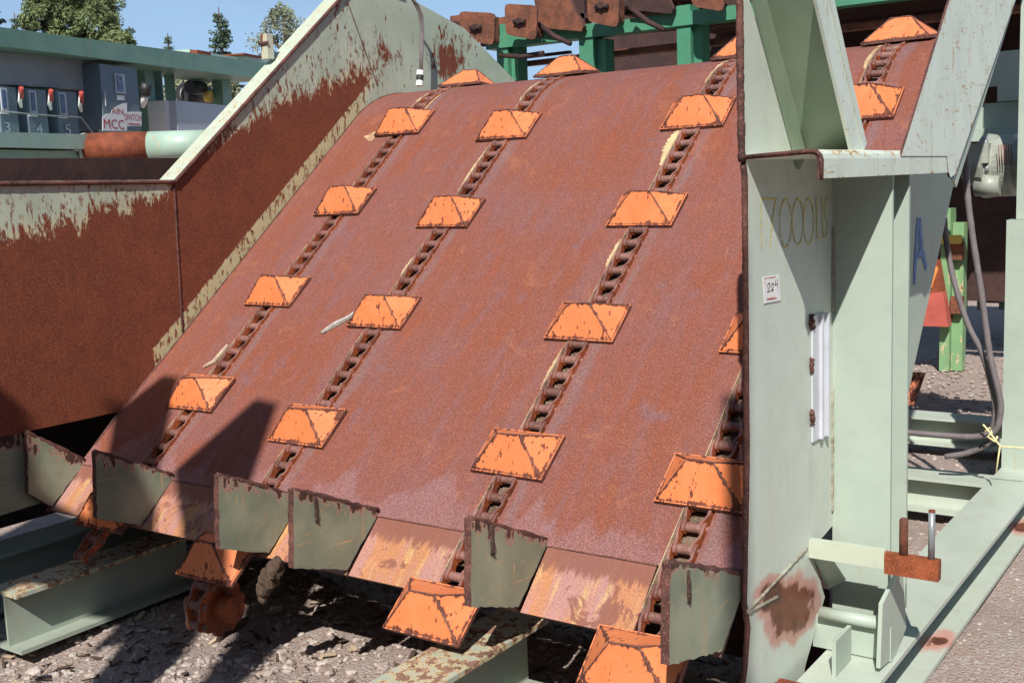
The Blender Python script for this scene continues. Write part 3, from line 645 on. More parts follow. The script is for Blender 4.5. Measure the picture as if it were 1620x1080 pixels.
# right side plate with torch-cut front edge
PX = 0.357
pl_ = [(-.178, 2.26), (-.180, 1.9), (-.176, 1.715), (-.160, 1.66), (-.163, 1.2), (-.165, .9), (-.193, .53), (-.170, .45), (-.195, .34), (-.24, .22), (-.27, .10), (.205, .08), (.242, .177), (.42, .342), (.30, .53), (.53, .56), (.53, 1.70), (.205, 1.715), (-.16, 2.13), (-.155, 2.26)]
mb = MB(); mb.prism([(PX, a_, b_) for a_, b_ in pl_], (0.015, 0, 0), 0, 1, 0.0012, 0.02)
sp_ = mb.build('side_plate', ['green', 'edge'], LF)
mb = MB()
zs = np.arange(.12, 2.25, 0.011)
fy = np.interp(zs, [p_[1] for p_ in pl_[:11]][::-1], [p_[0] for p_ in pl_[:11]][::-1])
for za, zb, r in ((1.70, 2.26, .0105), (.10, 1.70, .0080)):
    pts = [(PX+.006, y_-.002+random.uniform(-.002, .002), z_) for y_, z_ in zip(fy, zs) if za <= z_ <= zb]; mb.tube(pts, r, 8, 0, True, 0.12)
mb.build('cut_edge', ['edge'], sp_)
bead_line(sp_, 'weldpale', (.3735, -.19, .50), (.3735, .02, .475), .005, 20); bead_line(sp_, 'weldpale', (.3735, -.19, .505), (.3735, .256, .548), .0045, 40); bead_line(sp_, 'weldpale', (.3735, .484, .60), (.3735, .484, 1.0), .0045, 40, .5); bead_line(sp_, 'weldpale', (.3735, .484, 1.24), (.3735, .484, 1.5), .0045, 24, .5)
# rear side plate (blue letter A on it)
rp = [(.67, 1.70), (2.06, 1.70), (1.99, 1.616), (1.307, .797), (1.12, .57), (.67, .57)]
mb = MB(); mb.prism([(PX, a_, b_) for a_, b_ in rp], (0.015, 0, 0), 0, 1); rsp = mb.build('rear_side_plate', ['greencol', 'edge'], LF)
# column: front and back flange with web between
mb = MB(); mb.box((.3722, .490, .26), (.553, .504, 1.702)); mb.box((.3722, .655, .26), (.556, .669, 1.702)); mb.box((.455, .504, .26), (.467, .655, 1.702)); mb.build('column', ['greencol'], LF)
# shelf angle
mb = MB(); SX = .572; Yf, Yb = -.172, float(onX(1505, 260, .572)[1])
prf = [(.3725, 1.716), (.545, 1.7225), (.560, 1.7195), (.569, 1.711), (SX, 1.699), (SX, 1.650), (.560, 1.650), (.560, 1.696), (.553, 1.708), (.540, 1.7105), (.3725, 1.704)]
mb.prism([(a_, Yf, b_) for a_, b_ in prf], (0, Yb-Yf, 0), 0, 0)
mb.prism([(a_, Yf-.003, b_) for a_, b_ in prf], (0, .0025, 0), 1)
mb.tube([(a_-.001, Yf-.002, b_-.004) for a_, b_ in prf[:6]], .0055, 6, 1, True, .3)
mb.build('shelf_angle', ['shelfp', 'edge'], LF)
# leaning channel brace over the shelf (open side forward and down)
bd_ = np.array([0, -.60, .80]); bn = np.array([0, -.80, -.60]); b0 = np.array([.3745, .245, 1.722]); Wb = .165; Lb = 0.56; Db = .075
mb = MB()
def slab(p, a, b, c, mi): mb.obox(np.array(p)+(a+b+c)/2, a/2, b/2, c/2, mi)
X1 = np.array([1.0, 0, 0])
slab(b0, X1*Wb, bd_*Lb, -bn*.008, 0); slab(b0, X1*.008, bd_*Lb, bn*Db, 0); slab(b0+X1*(Wb-.008), X1*.009, bd_*Lb, bn*Db, 1)
slab(b0+X1*(Wb+.001), X1*.004, bd_*Lb, -bn*.030, 1)
mb.build('channel_brace', [mat_paint('brace_shade_paint', (.20, .27, .19), (.26, .33, .24), amount=-.08, stain=.2), 'greenw'], LF)  # green paint darkened inside, the channel's shade put into its colour
# broad brace running up the side
SB = SX+.002
c4 = [onX(1425, 247, SX), onX(1506, 247, SX)]; t4 = [onX(1483, 60, SX), onX(1590, 60, SX)]
def ext(a, b, k): return a+(b-a)*k
BL, BR = c4; TL, TR = ext(c4[0], t4[0], 2.2), ext(onX(1510, 280, SX), onX(1606, 0, SX), 1.6)
mb = MB(); mb.prism([q+np.array([.002, 0, 0]) for q in (BL, TL, TR, onX(1515, 262, SX), onX(1511, 275, SX), onX(1503, 281, SX), onX(1499, 270, SX), onX(1497, 247, SX))], (-.008, 0, 0), 0, 2)
e1 = onX(1508, 283, .548); mb.prism([e1, TR+np.array([-.02, 0, 0]), TR+np.array([-.02, .065, 0]), e1+np.array([0, .05, -.03])], (-.010, 0, 0), 1)
def edgeband(p, q, reach, st, sgn):   # plane through line p-q in the side plane
    d = q-p; n = np.array([0, -d[2], d[1]])*sgn; n /= np.linalg.norm(n); return ((0, float(n[1]), float(n[2])), float(n@p), reach, st)
mb.build('side_brace', [mat_paint('scraped_brace_paint', (.72, .80, .72), (.66, .75, .67), amount=-.012, stain=.45, scratch=1.6, streak=.5, edges=[edgeband(BL, TL, .05, .085, -1), edgeband(onX(1511, 275, SX), TR, .07, .115, 1)], primer=(.70, .55, .32)), 'greencol', 'edge'], LF)
# aluminium channel welded on the plate
y0, y1 = .297, .405; z0_, z1_ = .866, 1.246
mb = MB(); mb.box((.373, y0, z0_), (.379, y1, z1_)); mb.box((.379, y0+.055, z0_), (.389, y0+.064, z1_)); mb.box((.379, y0+.074, z0_), (.386, y0+.080, z1_)); mb.box((.379, y1-.010, z0_), (.394, y1, z1_))
alu = mb.build('metal_channel', ['alu'], LF)
mb = MB()
for zz in (1.228, 1.10, .94):
    pebs = [(.377+random.uniform(-.002, .004), y0-.004+random.uniform(-.005, .008), zz+.007*k) for k in range(-3, 4)]; mb = MB(); mb.tube(pebs, .0075, 7, 0, True, .45); mb.build('weld_blob', ['edge'], alu)
# lot tag
mb = MB(); T = [onX(*q, .3735) for q in ((1206, 438), (1232, 434), (1234.5, 475), (1208.5, 480))]; mb.prism(T, (.0012, 0, 0), 0); lt = mb.build('lot_tag', ['white'], sp_)
def stroke(mb, pts, r, fx, n=5, z=None):   # flattened hand stroke given as points on the side plate
    mb.tube([fx(*q) for q in pts], r, n, 0, True, .25)
fx = lambda x, y: onX(x, y, .3755)
RIB = [0]
def ribbon(mb, pts, r, X_, breaks=0.0):   # a flat painted stroke; each stroke lies a hair above the one before
    RIB[0] = (RIB[0]+1) % 5; X_ = X_+RIB[0]*.00035
    P = [onX(x, y, X_) for x, y in pts]; Q = []
    for a, b in zip(P[:-1], P[1:]):
        n = max(1, int(np.linalg.norm(b-a)/.006)); Q += [a+(b-a)*k/n for k in range(n)]
    Q.append(P[-1]); vs = []; fs = []; skip = 0
    for i in range(len(Q)):
        d = Q[min(i+1, len(Q)-1)]-Q[max(i-1, 0)]; d /= np.linalg.norm(d)+1e-9; pr_ = np.array([0, -d[2], d[1]])*r*random.uniform(.6, 1.15); vs += [Q[i]-pr_, Q[i]+pr_]
    for i in range(len(Q)-1):
        if random.random() < breaks: continue
        fs.append([2*i, 2*i+1, 2*i+3, 2*i+2])
    mb.add(vs, fs)
mb = MB()
for pts in ([(1213, 455), (1215, 449), (1218, 448), (1218, 453), (1214, 462), (1219, 460)], [(1220, 453), (1222, 448), (1224, 449), (1223, 454), (1220, 460), (1224, 458)], [(1227, 443), (1226, 450), (1229, 449)], [(1230, 441), (1231, 456)]):
    ribbon(mb, pts, .0016, .3752)
mb.build('handwritten_number', ['ink'], lt)
mb = MB(); 
for pts in ([(1209, 441), (1227, 438)], [(1213, 474), (1229, 471.5)], [(1210, 444), (1210.5, 450)], [(1214, 472.5), (1227, 470)]):
    mb = MB(); ribbon(mb, pts, .0011, .3752); mb.build('printed_line', ['red'], lt)
# scrawled weight 17000 LBS
mb = MB()
def ell(cx, cy, rx, ry, n=16, ph=0): return [(cx+rx*math.cos(2*math.pi*k/n+ph), cy+ry*math.sin(2*math.pi*k/n+ph)) for k in range(n+1)]
for pts in ([(1204, 316), (1205.5, 390)], [(1205, 314), (1214, 315), (1228, 315), (1222, 350), (1218, 393)], ell(1243.5, 353, 9.5, 38), ell(1263, 351, 8.5, 36), ell(1280, 350, 8, 36),
            [(1292, 312), (1294, 376), (1299, 377)], [(1300, 312), (1302, 378), (1305, 368), (1303, 360), (1301, 366)], [(1310, 312), (1305, 322), (1304, 335), (1308, 350), (1309, 366), (1305, 376)]):
    mb = MB(); ribbon(mb, pts, .0030, .3735, .10); mb.build('painted_character', ['chalk'], sp_)
mb = MB()
for pts in ([(1453, 345), (1449, 400), (1447, 450)], [(1455, 345), (1459, 395), (1466, 425)], [(1450, 405), (1460, 398)], [(1456, 355), (1456, 395)]): ribbon(mb, pts, .020, .3735)
mb.build('painted_letter', [M['blue']], rsp)
# bracket arm with two rods
mb = MB(); mb.box((.373, .272, .515), (.60, .300, .570), 0); mb.box((.60, .270, .503), (.752, .302, .563), 1); mb.build('bracket_arm', [mat_paint('arm_paint', (.48, .53, .44), (.50, .54, .42), amount=.0, stain=.4), 'orust'], LF)
mb = MB(); mb.tube([(.650, .288, .562), (.650, .288, .665), (.650, .288, .672)], [.0125, .0125, .008], 14); mb.build('rod', ['rustbg'], LF)
mb = MB(); mb.tube([(.728, .288, .562), (.728, .288, .700)], .0095, 14, 0); mb.tube([(.728, .288, .700), (.728, .288, .706)], .0095, 14, 1); mb.build('rod', ['steelg', 'orust'], LF)
mb = MB(); mb.prism([(.374, .30, .515), (.43, .30, .515), (.43, .44, .40), (.374, .44, .36)], (0, .010, 0), 0); mb.build('gusset', ['greencol'], LF)
mb = MB(); mb.tube([(.39, .33, .325), (.585, .33, .325)], .020, 14, 0); mb.build('cross_tube', ['greencol'], LF)
mb = MB(); mb.prism([(.48, .31, .31), (.492, .31, .31), (.492, .31, .20), (.48, .31, .20)], (0, -.14, 0), 0); mb.prism([(.36, .345, .31), (.60, .345, .31), (.60, .345, .205), (.36, .345, .205)], (0, .012, 0), 0); mb.build('foot_gusset', ['greencol'], LF)
mb = MB(); mb.prism([(.585, .27, .41), (.585, .47, .47), (.585, .52, .25), (.585, .40, .20), (.585, .25, .22)], (.012, 0, 0), 0); mb.prism([(.373, .50, .40), (.555, .50, .40), (.555, .50, .2), (.373, .50, .2)], (0, .008, 0)); mb.build('stiffener_plate', ['greencol'], LF)
# rusty pad in front
c = onZ(1268, 1070, .30)
mb = MB(); mb.box((c[0]-.07, c[1]-.16, .235), (c[0]+.045, c[1]-.01, .275), 0); mb.box((c[0]-.055, c[1]-.035, .275), (c[0]+.04, c[1]-.018, .292), 0); mb.tube([(c[0]-.005, c[1]-.07, .275), (c[0]-.005, c[1]-.07, .280)], .014, 14, 0); mb.box((c[0]-.04, c[1]-.14, .205), (c[0]+.02, c[1]-.03, .235)); mb.build('bolt_pad', ['redrust'], LF)

# base beams
mb = MB(); ibeam_y(mb, .402, .612, -1.6, 6.2, 0.0, .20); mb.build('base_beam', ['beamr'], LF)
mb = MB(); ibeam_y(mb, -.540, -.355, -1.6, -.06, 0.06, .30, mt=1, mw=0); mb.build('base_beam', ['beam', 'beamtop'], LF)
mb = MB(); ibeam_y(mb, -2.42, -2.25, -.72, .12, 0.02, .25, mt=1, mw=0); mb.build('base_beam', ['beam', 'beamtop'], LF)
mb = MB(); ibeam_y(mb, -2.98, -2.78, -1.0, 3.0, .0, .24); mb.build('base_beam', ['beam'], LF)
mb = MB(); mb.box((-3.1, -1.6, .26), (-3.08, 2.5, 1.8)); mb.build('shade_plate', ['rustdk'], LF)  # added dark plate standing in for the black shade under the left wall
mb = MB(); mb.box((-3.07, .55, .02), (.34, .56, .42)); mb.build('under_deck_plate', ['rustdk'], LF)
mb = MB(); ibeam_x(mb, -2.6, .400, 2.55, 2.75, .02, .19); mb.build('cross_beam', ['beamr'], LF)
mb = MB(); ibeam_x(mb, -2.6, .400, 3.95, 4.15, .02, .19); mb.build('cross_beam', ['beamr'], LF)
# rear post and head frame on the right
mb = MB(); mb.box((.404, 2.87, .20), (.60, 3.05, float(onY(1600, 348, 2.87)[2]))); _u = onY(1613, 100, 2.9); mb.box((_u[0], 2.9, float(onY(1600, 348, 2.87)[2])+.002), (_u[0]+.2, 3.0, 2.9)); mb.build('rear_post', ['greencol'], LF)

# head drive side frame pieces seen between brace and post
q0, q1 = onY(1545, 165, 3.6), onY(1625, 205, 3.6)
mb = MB(); mb.box((q0[0]-.05, 3.6, q1[2]), (q1[0]+.6, 3.72, q0[2])); q2, q3 = onY(1540, 205, 3.5), onY(1625, 220, 3.5); mb.box((q2[0], 3.45, q3[2]), (q3[0]+.6, 3.59, q2[2]))
q4, q5 = onY(1560, 85, 3.55), onY(1600, 160, 3.55); mb.prism([(q4[0], 3.5, q4[2]), (q5[0]+.1, 3.5, q4[2]), (q5[0]+.1, 3.5, q5[2]), (q5[0]-.06, 3.5, q5[2]), (q5[0]-.06, 3.5, q5[2]+.08), (q4[0], 3.5, q5[2]+.08)], (0, .03, 0)); mb.build('head_frame', ['greencol'], LF)
mb = MB(); q = onY(1512, 85, 8.3); r_ = onY(1640, 330, 8.3); mb.box((q[0], 8.3, r_[2]), (r_[0]+.8, 8.4, q[2]+.6)); mb.build('shade_sheet', ['black'], LF)  # black sheet standing in for the shade around the gearbox
# sensor on a hanging cable (fixed to the wall top, hangs free)
sc_ = thing('level_sensor', onX(664, 136, -2.54), 'white and black cylindrical sensor hanging on grey cable by the chute wall', 'sensor')
mb = MB(); a = onX(665, 112, -2.54); b = onX(663.5, 136, -2.54); mb.tube([a, a+(b-a)*.30], .021, 18, 0, smooth=False); mb.tube([a+(b-a)*.30, a+(b-a)*.66], .0205, 18, 1, smooth=False); mb.tube([a+(b-a)*.66, b], .020, 18, 0, smooth=False); mb.build('sensor_body', ['white', 'black'], sc_)
mb = MB(); mb.tube([onX(*q, -2.54) for q in ((665, 112), (666, 80), (666.5, 45), (663, 20), (656, 5), (648, -8))], .008, 10); mb.tube([onX(*q, -2.53) for q in ((667, 112), (668.5, 80), (669.5, 45), (668, 25), (661, 8), (650, -6))], .006, 8); mb.build('cable', ['hose'], sc_)

# ================================================================== loose things on and round the feeder
def deckpt(x, y, h=0):
    nd = np.array([0, -SN, CT]); return at(x, y, nd, nd@np.array([0, 0, Z0])+h)
def splinter(pts, r, mat, label, name='wood_splinter'):
    mb = MB(); P = [deckpt(*q, .008) for q in pts]; n = len(P)
    mb.tube(P, [r*.6]+[r]*(n-2)+[r*.7], 5, 0, True, .15, False); return solo(mb, name, mat, label, 'wood')
splinter([(509, 526), (528, 514), (548, 504), (566, 492)], .011, 'wood', 'grey weathered wood splinter poking out from under an orange cleat')
splinter([(322, 580), (338, 572), (352, 556), (360, 546)], .008, 'woodp', 'pale curled bark strip lying beside the leftmost chain', 'bark_strip')
mb = MB(); a, b = onZ(345, 1012, .02), onZ(392, 978, .05); mb.tube([a, a+(b-a)*.3+[0, 0, .01], a+(b-a)*.7, b], [.010, .022, .020, .010], 9, 0, True, .2); solo(mb, 'wood_chunk', 'mud', 'short brown wood chunk lying on gravel under the orange sprocket', 'wood')
mb = MB()
mc = onX(425, 915, -1.2); 
for (dx, dz, r) in ((0, 0, .034), (.03, .035, .030), (-.03, -.04, .026), (-.035, -.075, .016), (.045, .06, .020)):
    vs = []; n1, n2 = 14, 9; ph0 = random.uniform(0, 9)
    for b_ in range(n2+1):
        for a_ in range(n1):
            th = math.pi*b_/n2; al = 2*math.pi*a_/n1; rr_ = r*(1+.20*math.sin(3*al+ph0)*math.sin(2*th+ph0)+random.uniform(-.12, .12))
            vs.append(mc+np.array([dx, 0, dz])+rr_*np.array([math.sin(th)*math.cos(al), math.sin(th)*math.sin(al), 1.1*math.cos(th)]))
    mb.add(vs, [[b_*n1+a_, (b_+1)*n1+a_, (b_+1)*n1+(a_+1) % n1, b_*n1+(a_+1) % n1] for b_ in range(n2) for a_ in range(n1)], 0, False)
solo(mb, 'mud_clump', 'mud', 'brown dried mud clump stuck below the third green support fin', 'mud')
for (x, y, r, lb) in ((266, 1012, .020, 'small pale round stone beside the brown wood chunk'), (216, 1037, .045, 'round stone on the sunlit gravel left of the wood chunk'), (55, 1062, .055, 'largest stone at the sunlit gravel edge in the lower left corner'), (437, 962, .030, 'pale angular stone at the foot of the gravel heap')):
    mb = MB(); q = onZ(x, y, .01); pebble(mb, q, r if r < .04 else r*.6, .8); o = solo(mb, 'stone', 'stone', lb, 'stone')

# hoses at the right
def spline(pts, n=10):
    P = [np.array(p_, float) for p_ in pts]; P = [2*P[0]-P[1]]+P+[2*P[-1]-P[-2]]; out = []
    for i in range(1, len(P)-2):
        for k in range(n):
            t = k/n; a, b, c, d = P[i-1:i+3]; out.append(.5*((2*b)+(-a+c)*t+(2*a-5*b+4*c-d)*t*t+(-a+3*b-3*c+d)*t**3))
    out.append(P[-2]); return out
HZ = 2.50
def hose(pts, r, lab, yy=HZ):
    mb = MB(); P = spline([onY(x, y, yy) for x, y in pts]); mb.tube(P, [r*(1.08 if k % 6 == 0 else 1.0) for k in range(len(P))], 12); return solo(mb, 'hydraulic_hose', 'hose', lab, 'hose', 'grey hoses hanging by the right post')
hose([(1528, 235), (1530, 300), (1538, 370), (1552, 460), (1566, 560), (1580, 620), (1583, 650), (1574, 680), (1545, 690), (1500, 689), (1430, 683), (1380, 676)], .0145, 'thick grey hose hanging straightest down from the brace, bending left near the rope')
hose([(1494, 345), (1497, 380), (1508, 440), (1530, 510), (1552, 555), (1566, 600), (1574, 640), (1572, 670), (1563, 700), (1530, 716), (1495, 722)], .0135, 'thinner grey hose starting lower, slanting behind the straight hose', HZ+.05)
mb = MB(); P = [onY(*q, HZ-.06) for q in ((1555, 671), (1563, 680), (1572, 692), (1583, 706), (1600, 707), (1640, 709))]; mb.tube(P, .0045, 7, 0, True, .1); mb.tube([onY(*q, HZ-.06) for q in ((1582, 706), (1579, 725), (1576, 748))], .0038, 7); mb.tube([onY(*q, HZ-.06) for q in ((1558, 683), (1566, 676), (1570, 684), (1562, 690), (1574, 698), (1578, 690))], .0055, 7, 0, True, .2)
solo(mb, 'rope', 'rope', 'frayed yellow rope knotted round the grey hoses beside the post', 'rope')

# gearbox at the right
gc = onY(1585, 262, 3.3)
gb = thing('gearbox', (gc[0], gc[1], gc[2]-.2), 'round pale grey gearbox drum with bolted flange beside the broad scratched brace', 'gearbox')
k_ = np.linalg.norm(gc-CAM)/FPX
mb = MB(); ax = np.array([1.0, -.12, 0]); ax /= np.linalg.norm(ax)
mb.tube([gc-ax*.085, gc-ax*.082, gc-ax*.06, gc-ax*.02, gc+ax*.07, gc+ax*.085, gc+ax*.3], [42*k_, 46*k_, 46*k_, 44*k_, 44*k_, 38*k_, 36*k_], 36, 0, smooth=False); mb.build('drum_housing', ['gearg'], gb)
mb = MB(); g2 = onY(1545, 265, 3.2); mb.tube([g2-ax*.05, g2+ax*.05], [.085, .1], 12, 0, smooth=False); mb.tube([g2+[-.0, -.02, -.09], g2+[.12, -.02, -.09]], .055, 14, 0); mb.box(tuple(g2+[-.04, -.08, .02]), tuple(g2+[.07, .08, .12])); mb.build('gear_case', ['gearg'], gb)
for (px, py) in ((1559, 232), (1561, 252), (1561, 272), (1560, 290)):
    mb = MB(); q = onY(px, py, 3.15); mb.tube([q, q+[0, 0, .035]], .012, 6, 0); mb.build('bolt', ['steelg'], gb)
mb = MB(); T4 = [onY(*q, 3.11) for q in ((1580, 230), (1600, 228), (1600, 262), (1581, 262))]
for k in range(6): a = T4[0]+(T4[1]-T4[0])*(k/5); b = T4[3]+(T4[2]-T4[3])*(k/5); mb.tube([a, b], .002, 4, 0)
mb.build('warning_print', ['orust'], gb)

# ================================================================== machines behind: log line at top right
LN = thing('rusty_log_line', (-2.6, 5.3, 0), 'green steel frame with a row of brown bolted plates behind the feeder crest', 'conveyor')
YB = 5.0
def post(px0, px1, ptop, y=YB, m='bright', name='post', d=.16):
    a = onY(px0, ptop, y); b = onY(px1, ptop, y); mb = MB(); mb.box((a[0], y, 0.0), (a[0]+(b[0]-a[0])*.62, y+d, a[2])); mb.box((a[0]+(b[0]-a[0])*.62+.002, y+.05, 0.0), (b[0], y+d+.03, a[2]-.12)); mb.build(name, [m], LN)
post(784, 812, 40); post(915, 952, 40); post(1070, 1105, 10)
mb = MB(); a, b = onY(770, 58, YB), onY(1540, -25, YB); mb.box((a[0], YB-.02, 2.80), (b[0]+1, YB+.12, 2.90)); mb.build('top_beam', ['bright'], LN)
mb = MB(); mb.box((onY(800, 100, YB+.2)[0], YB+.2, 2.66), (.8, YB+.28, 2.70)); mb.box((-3.9, YB+1.0, 2.75), (.8, YB+1.06, 2.81)); mb.box((-3.4, YB+2.0, 2.45), (.8, YB+2.06, 2.50)); mb.build('cross_rail', ['rustbg'], LN)
for (x0, x1, y0, dy, yy, mt) in ((700, 1180, 44, 7, YB+.5, 'rustdk'), (760, 1180, 70, 5, YB+.7, 'rustbg'), (820, 1180, 20, 8, YB+.9, 'rustdk'), (800, 900, 92, 4, YB+.3, 'rustdk')):
    a, b = onY(x0, y0+4, yy), onY(x1, y0-36*(x1-x0)/480, yy); mb = MB(); h_ = dy*np.linalg.norm(a-CAM)/FPX; mb.prism([a, b, b+[0, 0, h_], a+[0, 0, h_]], (0, .05, 0)); mb.build('stringer', [mt], LN)
mb = MB(); mb.box((float(onY(948, 100, YB+2.6)[0]), YB+2.6, 0.5), (2.6, YB+2.63, 3.9)); mb.box((-3.2, YB+.3, 3.05), (1.6, YB+2.6, 3.08)); mb.build('under_deck_plate', ['rustdk'], LN)
mb = MB()
for k in range(7): mb.box((-3.3+k*.62, YB+.9, 2.3), (-3.22+k*.62, YB+2.5, 2.40))
mb.build('deck_bearer', ['rustdk'], LN)
for (x0, y0, x1, y1) in ((726, 18, 783, 72), (798, 6, 850, 64), (928, -22, 980, 44), (1092, -60, 1147, 19)):
    P = [onY(x0, y0, YB-.28), onY(x1, y0+3, YB-.28), onY(x1-2, y1, YB-.28), onY(x0+2, y1-9, YB-.28)]
    mb = MB(); c = sum(P)/4; Q = []
    for i in range(4):
        a, b, d = P[i-1], P[i], P[(i+1) % 4]; Q += [b+(a-b)*.14, b+(a-b)*.04+(d-b)*.04, b+(d-b)*.14]
    mb.prism(Q, (0, .02, 0), 0, 1); mb.box((c[0]-.04, YB-.26, c[2]-.1), (c[0]+.04, YB-.02, c[2]+.1), 0)
    ep = mb.build('end_plate', ['rustbg', 'edge'], LN); mb = MB(); mb.tube([c+[-.055, -.02, 0], c+[.055, -.02, -.01]], .018, 8); mb.tube([c+[0, -.04, 0], c+[0, 0, 0]], .025, 6); mb.build('bolt', ['rustdk'], ep)
for (x0, y0, x1, y1) in ((843, -10, 898, 50), (985, -40, 1040, 22), (700, 30, 730, 60)):
    P = [onY(x0, y0, YB-.1), onY(x1, y0+6, YB-.1), onY(x1+25, y1-8, YB-.1), onY(x1+22, y1, YB-.1), onY(x0+10, y1-6, YB-.1)]
    mb = MB(); mb.prism(P, (0, .05, 0), 0, 1); mb.build('hanger_bracket', ['rustdk' if x0 != 843 else 'rustbg', 'edge'], LN)
for (x0, y0, x1, y1, yy) in ((712, 26, 738, 50, 5.3), (776, 30, 800, 70, 5.4), (850, 12, 876, 52, 5.35), (890, 2, 925, 40, 5.5), (1040, -20, 1072, 24, 5.4), (1150, -20, 1180, 30, 5.2)):
    mb = MB(); a, b = onY(x0, y0, yy), onY(x1, y1, yy); mb.box((a[0], yy, b[2]), (b[0], yy+.12, a[2])); mb.build('chain_guard', ['rustdk' if x0 % 4 else 'rustbg'], LN)
for (x0, y0, x1, y1) in ((852, 38, 903, 70), (1000, 15, 1052, 48), (790, 88, 860, 84)):
    mb = MB(); a, b = onY(x0, y0, YB-.15), onY(x1, y1, YB-.15); mb.tube([a, (a+b)/2+[0, 0, -.02], b], .02, 7, 0, True, .1); mb.build('hanger_rod', ['rustdk'], LN)

# ================================================================== machines behind: electrical skid at left
def Lp(x, y, off=0.0): return at(x, y, L_N, L_N@L_O+off)
def Lbox(mb, p, q, off0, off1, mi=0):   # box between two pixel corners lying on the skid's own vertical plane
    a = Lp(*p, off1); b = Lp(*q, off1); ua = (a-L_O)@L_D; ub = (b-L_O)@L_D; za, zb = sorted((a[2], b[2]))
    def P(u, o, z): v = L_O+L_D*u+L_N*o; return (v[0], v[1], z)
    u0, u1 = sorted((ua, ub))
    c = (np.array(P(u0, off0, za))+np.array(P(u1, off1, zb)))/2
    mb.obox(c, L_D*(u1-u0)/2, L_N*(off1-off0)/2, np.array([0, 0, (zb-za)/2]), mi)
SK = thing('electrical_skid', Lp(0, 326)*[1, 1, 0], 'teal steel frame with horizontal top beam behind the rusty chute wall', 'steel frame')
def slopebeam(mb, t0, t1, b0, b1, off0, off1, mi=0):
    T0, T1, B0, B1 = [Lp(*q, off1) for q in (t0, t1, b0, b1)]; mb.prism([T0, T1, B1, B0], L_N*(off0-off1), mi)
mb = MB(); slopebeam(mb, (-30, 39), (430, 101), (-30, 69), (430, 127), -.30, .35); mb.build('top_beam', ['teal'], SK)
mb = MB(); slopebeam(mb, (-30, 208), (150, 213), (-30, 232), (140, 236), .05, .60); slopebeam(mb, (-30, 236), (150, 240), (-30, 252), (150, 253), .05, .52); mb.build('lower_beam', ['teallight'], SK)
for (x0, x1) in ((228, 252), (256, 264), (275, 284), (350, 372)):
    mb = MB(); Lbox(mb, (x0, 98+x0*.05), (x1, 232), -.12, .0); mb.build('frame_post', ['teal' if x0 != 256 else 'teallight'], SK)
mb = MB(); Lbox(mb, (-30, 95), (250, 235), -.16, -.13); mb.build('back_panel', ['teal'], SK)
RD = float((Lp(180, 232, .75)-CAM)@FW)
mb = MB(); a, b = CAM+ray(131, 234)*RD, CAM+ray(237, 231)*RD; c, d = b, CAM+ray(335, 228)*RD*1.0
rr = 23*RD/FPX
mb.tube([a, a+(c-a)*.05, a+(c-a)*.055], [rr*.97, rr*1.02, rr*.98], 28, 1); mb.tube([a+(c-a)*.055, c], rr*.985, 28, 0); mb.tube([c, d], [rr*.985, rr*.985], 28, 1); mb.tube([a-(b-a)*.16-[0, 0, rr*.7], a-[0, 0, rr*.7]], rr*.25, 14, 0); mb.build('roller', ['redrust', mat_paint('roller_paint', (.40, .55, .46), (.36, .50, .42), amount=.04, stain=.6)], SK)
# things behind the beam end
mb = MB(); Lbox(mb, (300, 78), (376, 96), -1.4, -1.0); Lbox(mb, (262, 88), (300, 100), -1.3, -1.0); Lbox(mb, (385, 88), (425, 110), -1.4, -1.0); mb.build('rear_beam', ['teallight'], SK)
mb = MB(); Lbox(mb, (312, 79), (334, 89), -1.39, -.9); Lbox(mb, (386, 84), (416, 92), -1.3, -.95); mb.build('rusty_cap', ['redrust'], SK)
gp = MB(); Lbox(gp, (-30, 77), (143.5, 143), .02, .10); 
gpo = None
def slopepanel(t0, t1, b0, b1, off0, off1, name, mat, label, cat, group=None):
    mb = MB(); slopebeam(mb, t0, t1, b0, b1, off0, off1); return solo(mb, name, mat, label, cat, group)
slopepanel((-30, 79), (143, 96), (-30, 131), (143, 143), .02, .12, 'blank_panel', 'greypanel', 'long plain grey panel above the three numbered starter boxes', 'panel')
def textmesh(body, px, py, hpx, off, mat, name, parent, extrude=.001, off_=.0, bold=.0):
    cu = bpy.data.curves.new(name, 'FONT'); cu.body = body; cu.size = 1.0; cu.extrude = 0.0; cu.offset = bold; cu.resolution_u = 3
    ob = bpy.data.objects.new(name, cu); COL.objects.link(ob); bpy.context.view_layer.update()
    me = bpy.data.meshes.new_from_object(ob.evaluated_get(bpy.context.evaluated_depsgraph_get())); bpy.data.objects.remove(ob)
    V = np.array([v.co[:] for v in me.vertices]); lo, hi = V.min(0), V.max(0)
    x0, y0, x1, y1 = px, py, hpx[0], hpx[1]
    A, B, C_ = Lp(x0, y1, off), Lp(x1, y1, off), Lp(x0, y0, off)
    U_ = (B-A); U_[2] = 0; H_ = np.array([0, 0, C_[2]-A[2]]); 
    W = A+np.outer((V[:, 0]-lo[0])/(hi[0]-lo[0]), U_)+np.outer((V[:, 1]-lo[1])/(hi[1]-lo[1]), H_)
    mb = MB(); mb.add(W.tolist(), [list(p_.vertices) for p_ in me.polygons]); bpy.data.meshes.remove(me)
    return mb.build(name, [mat], parent)
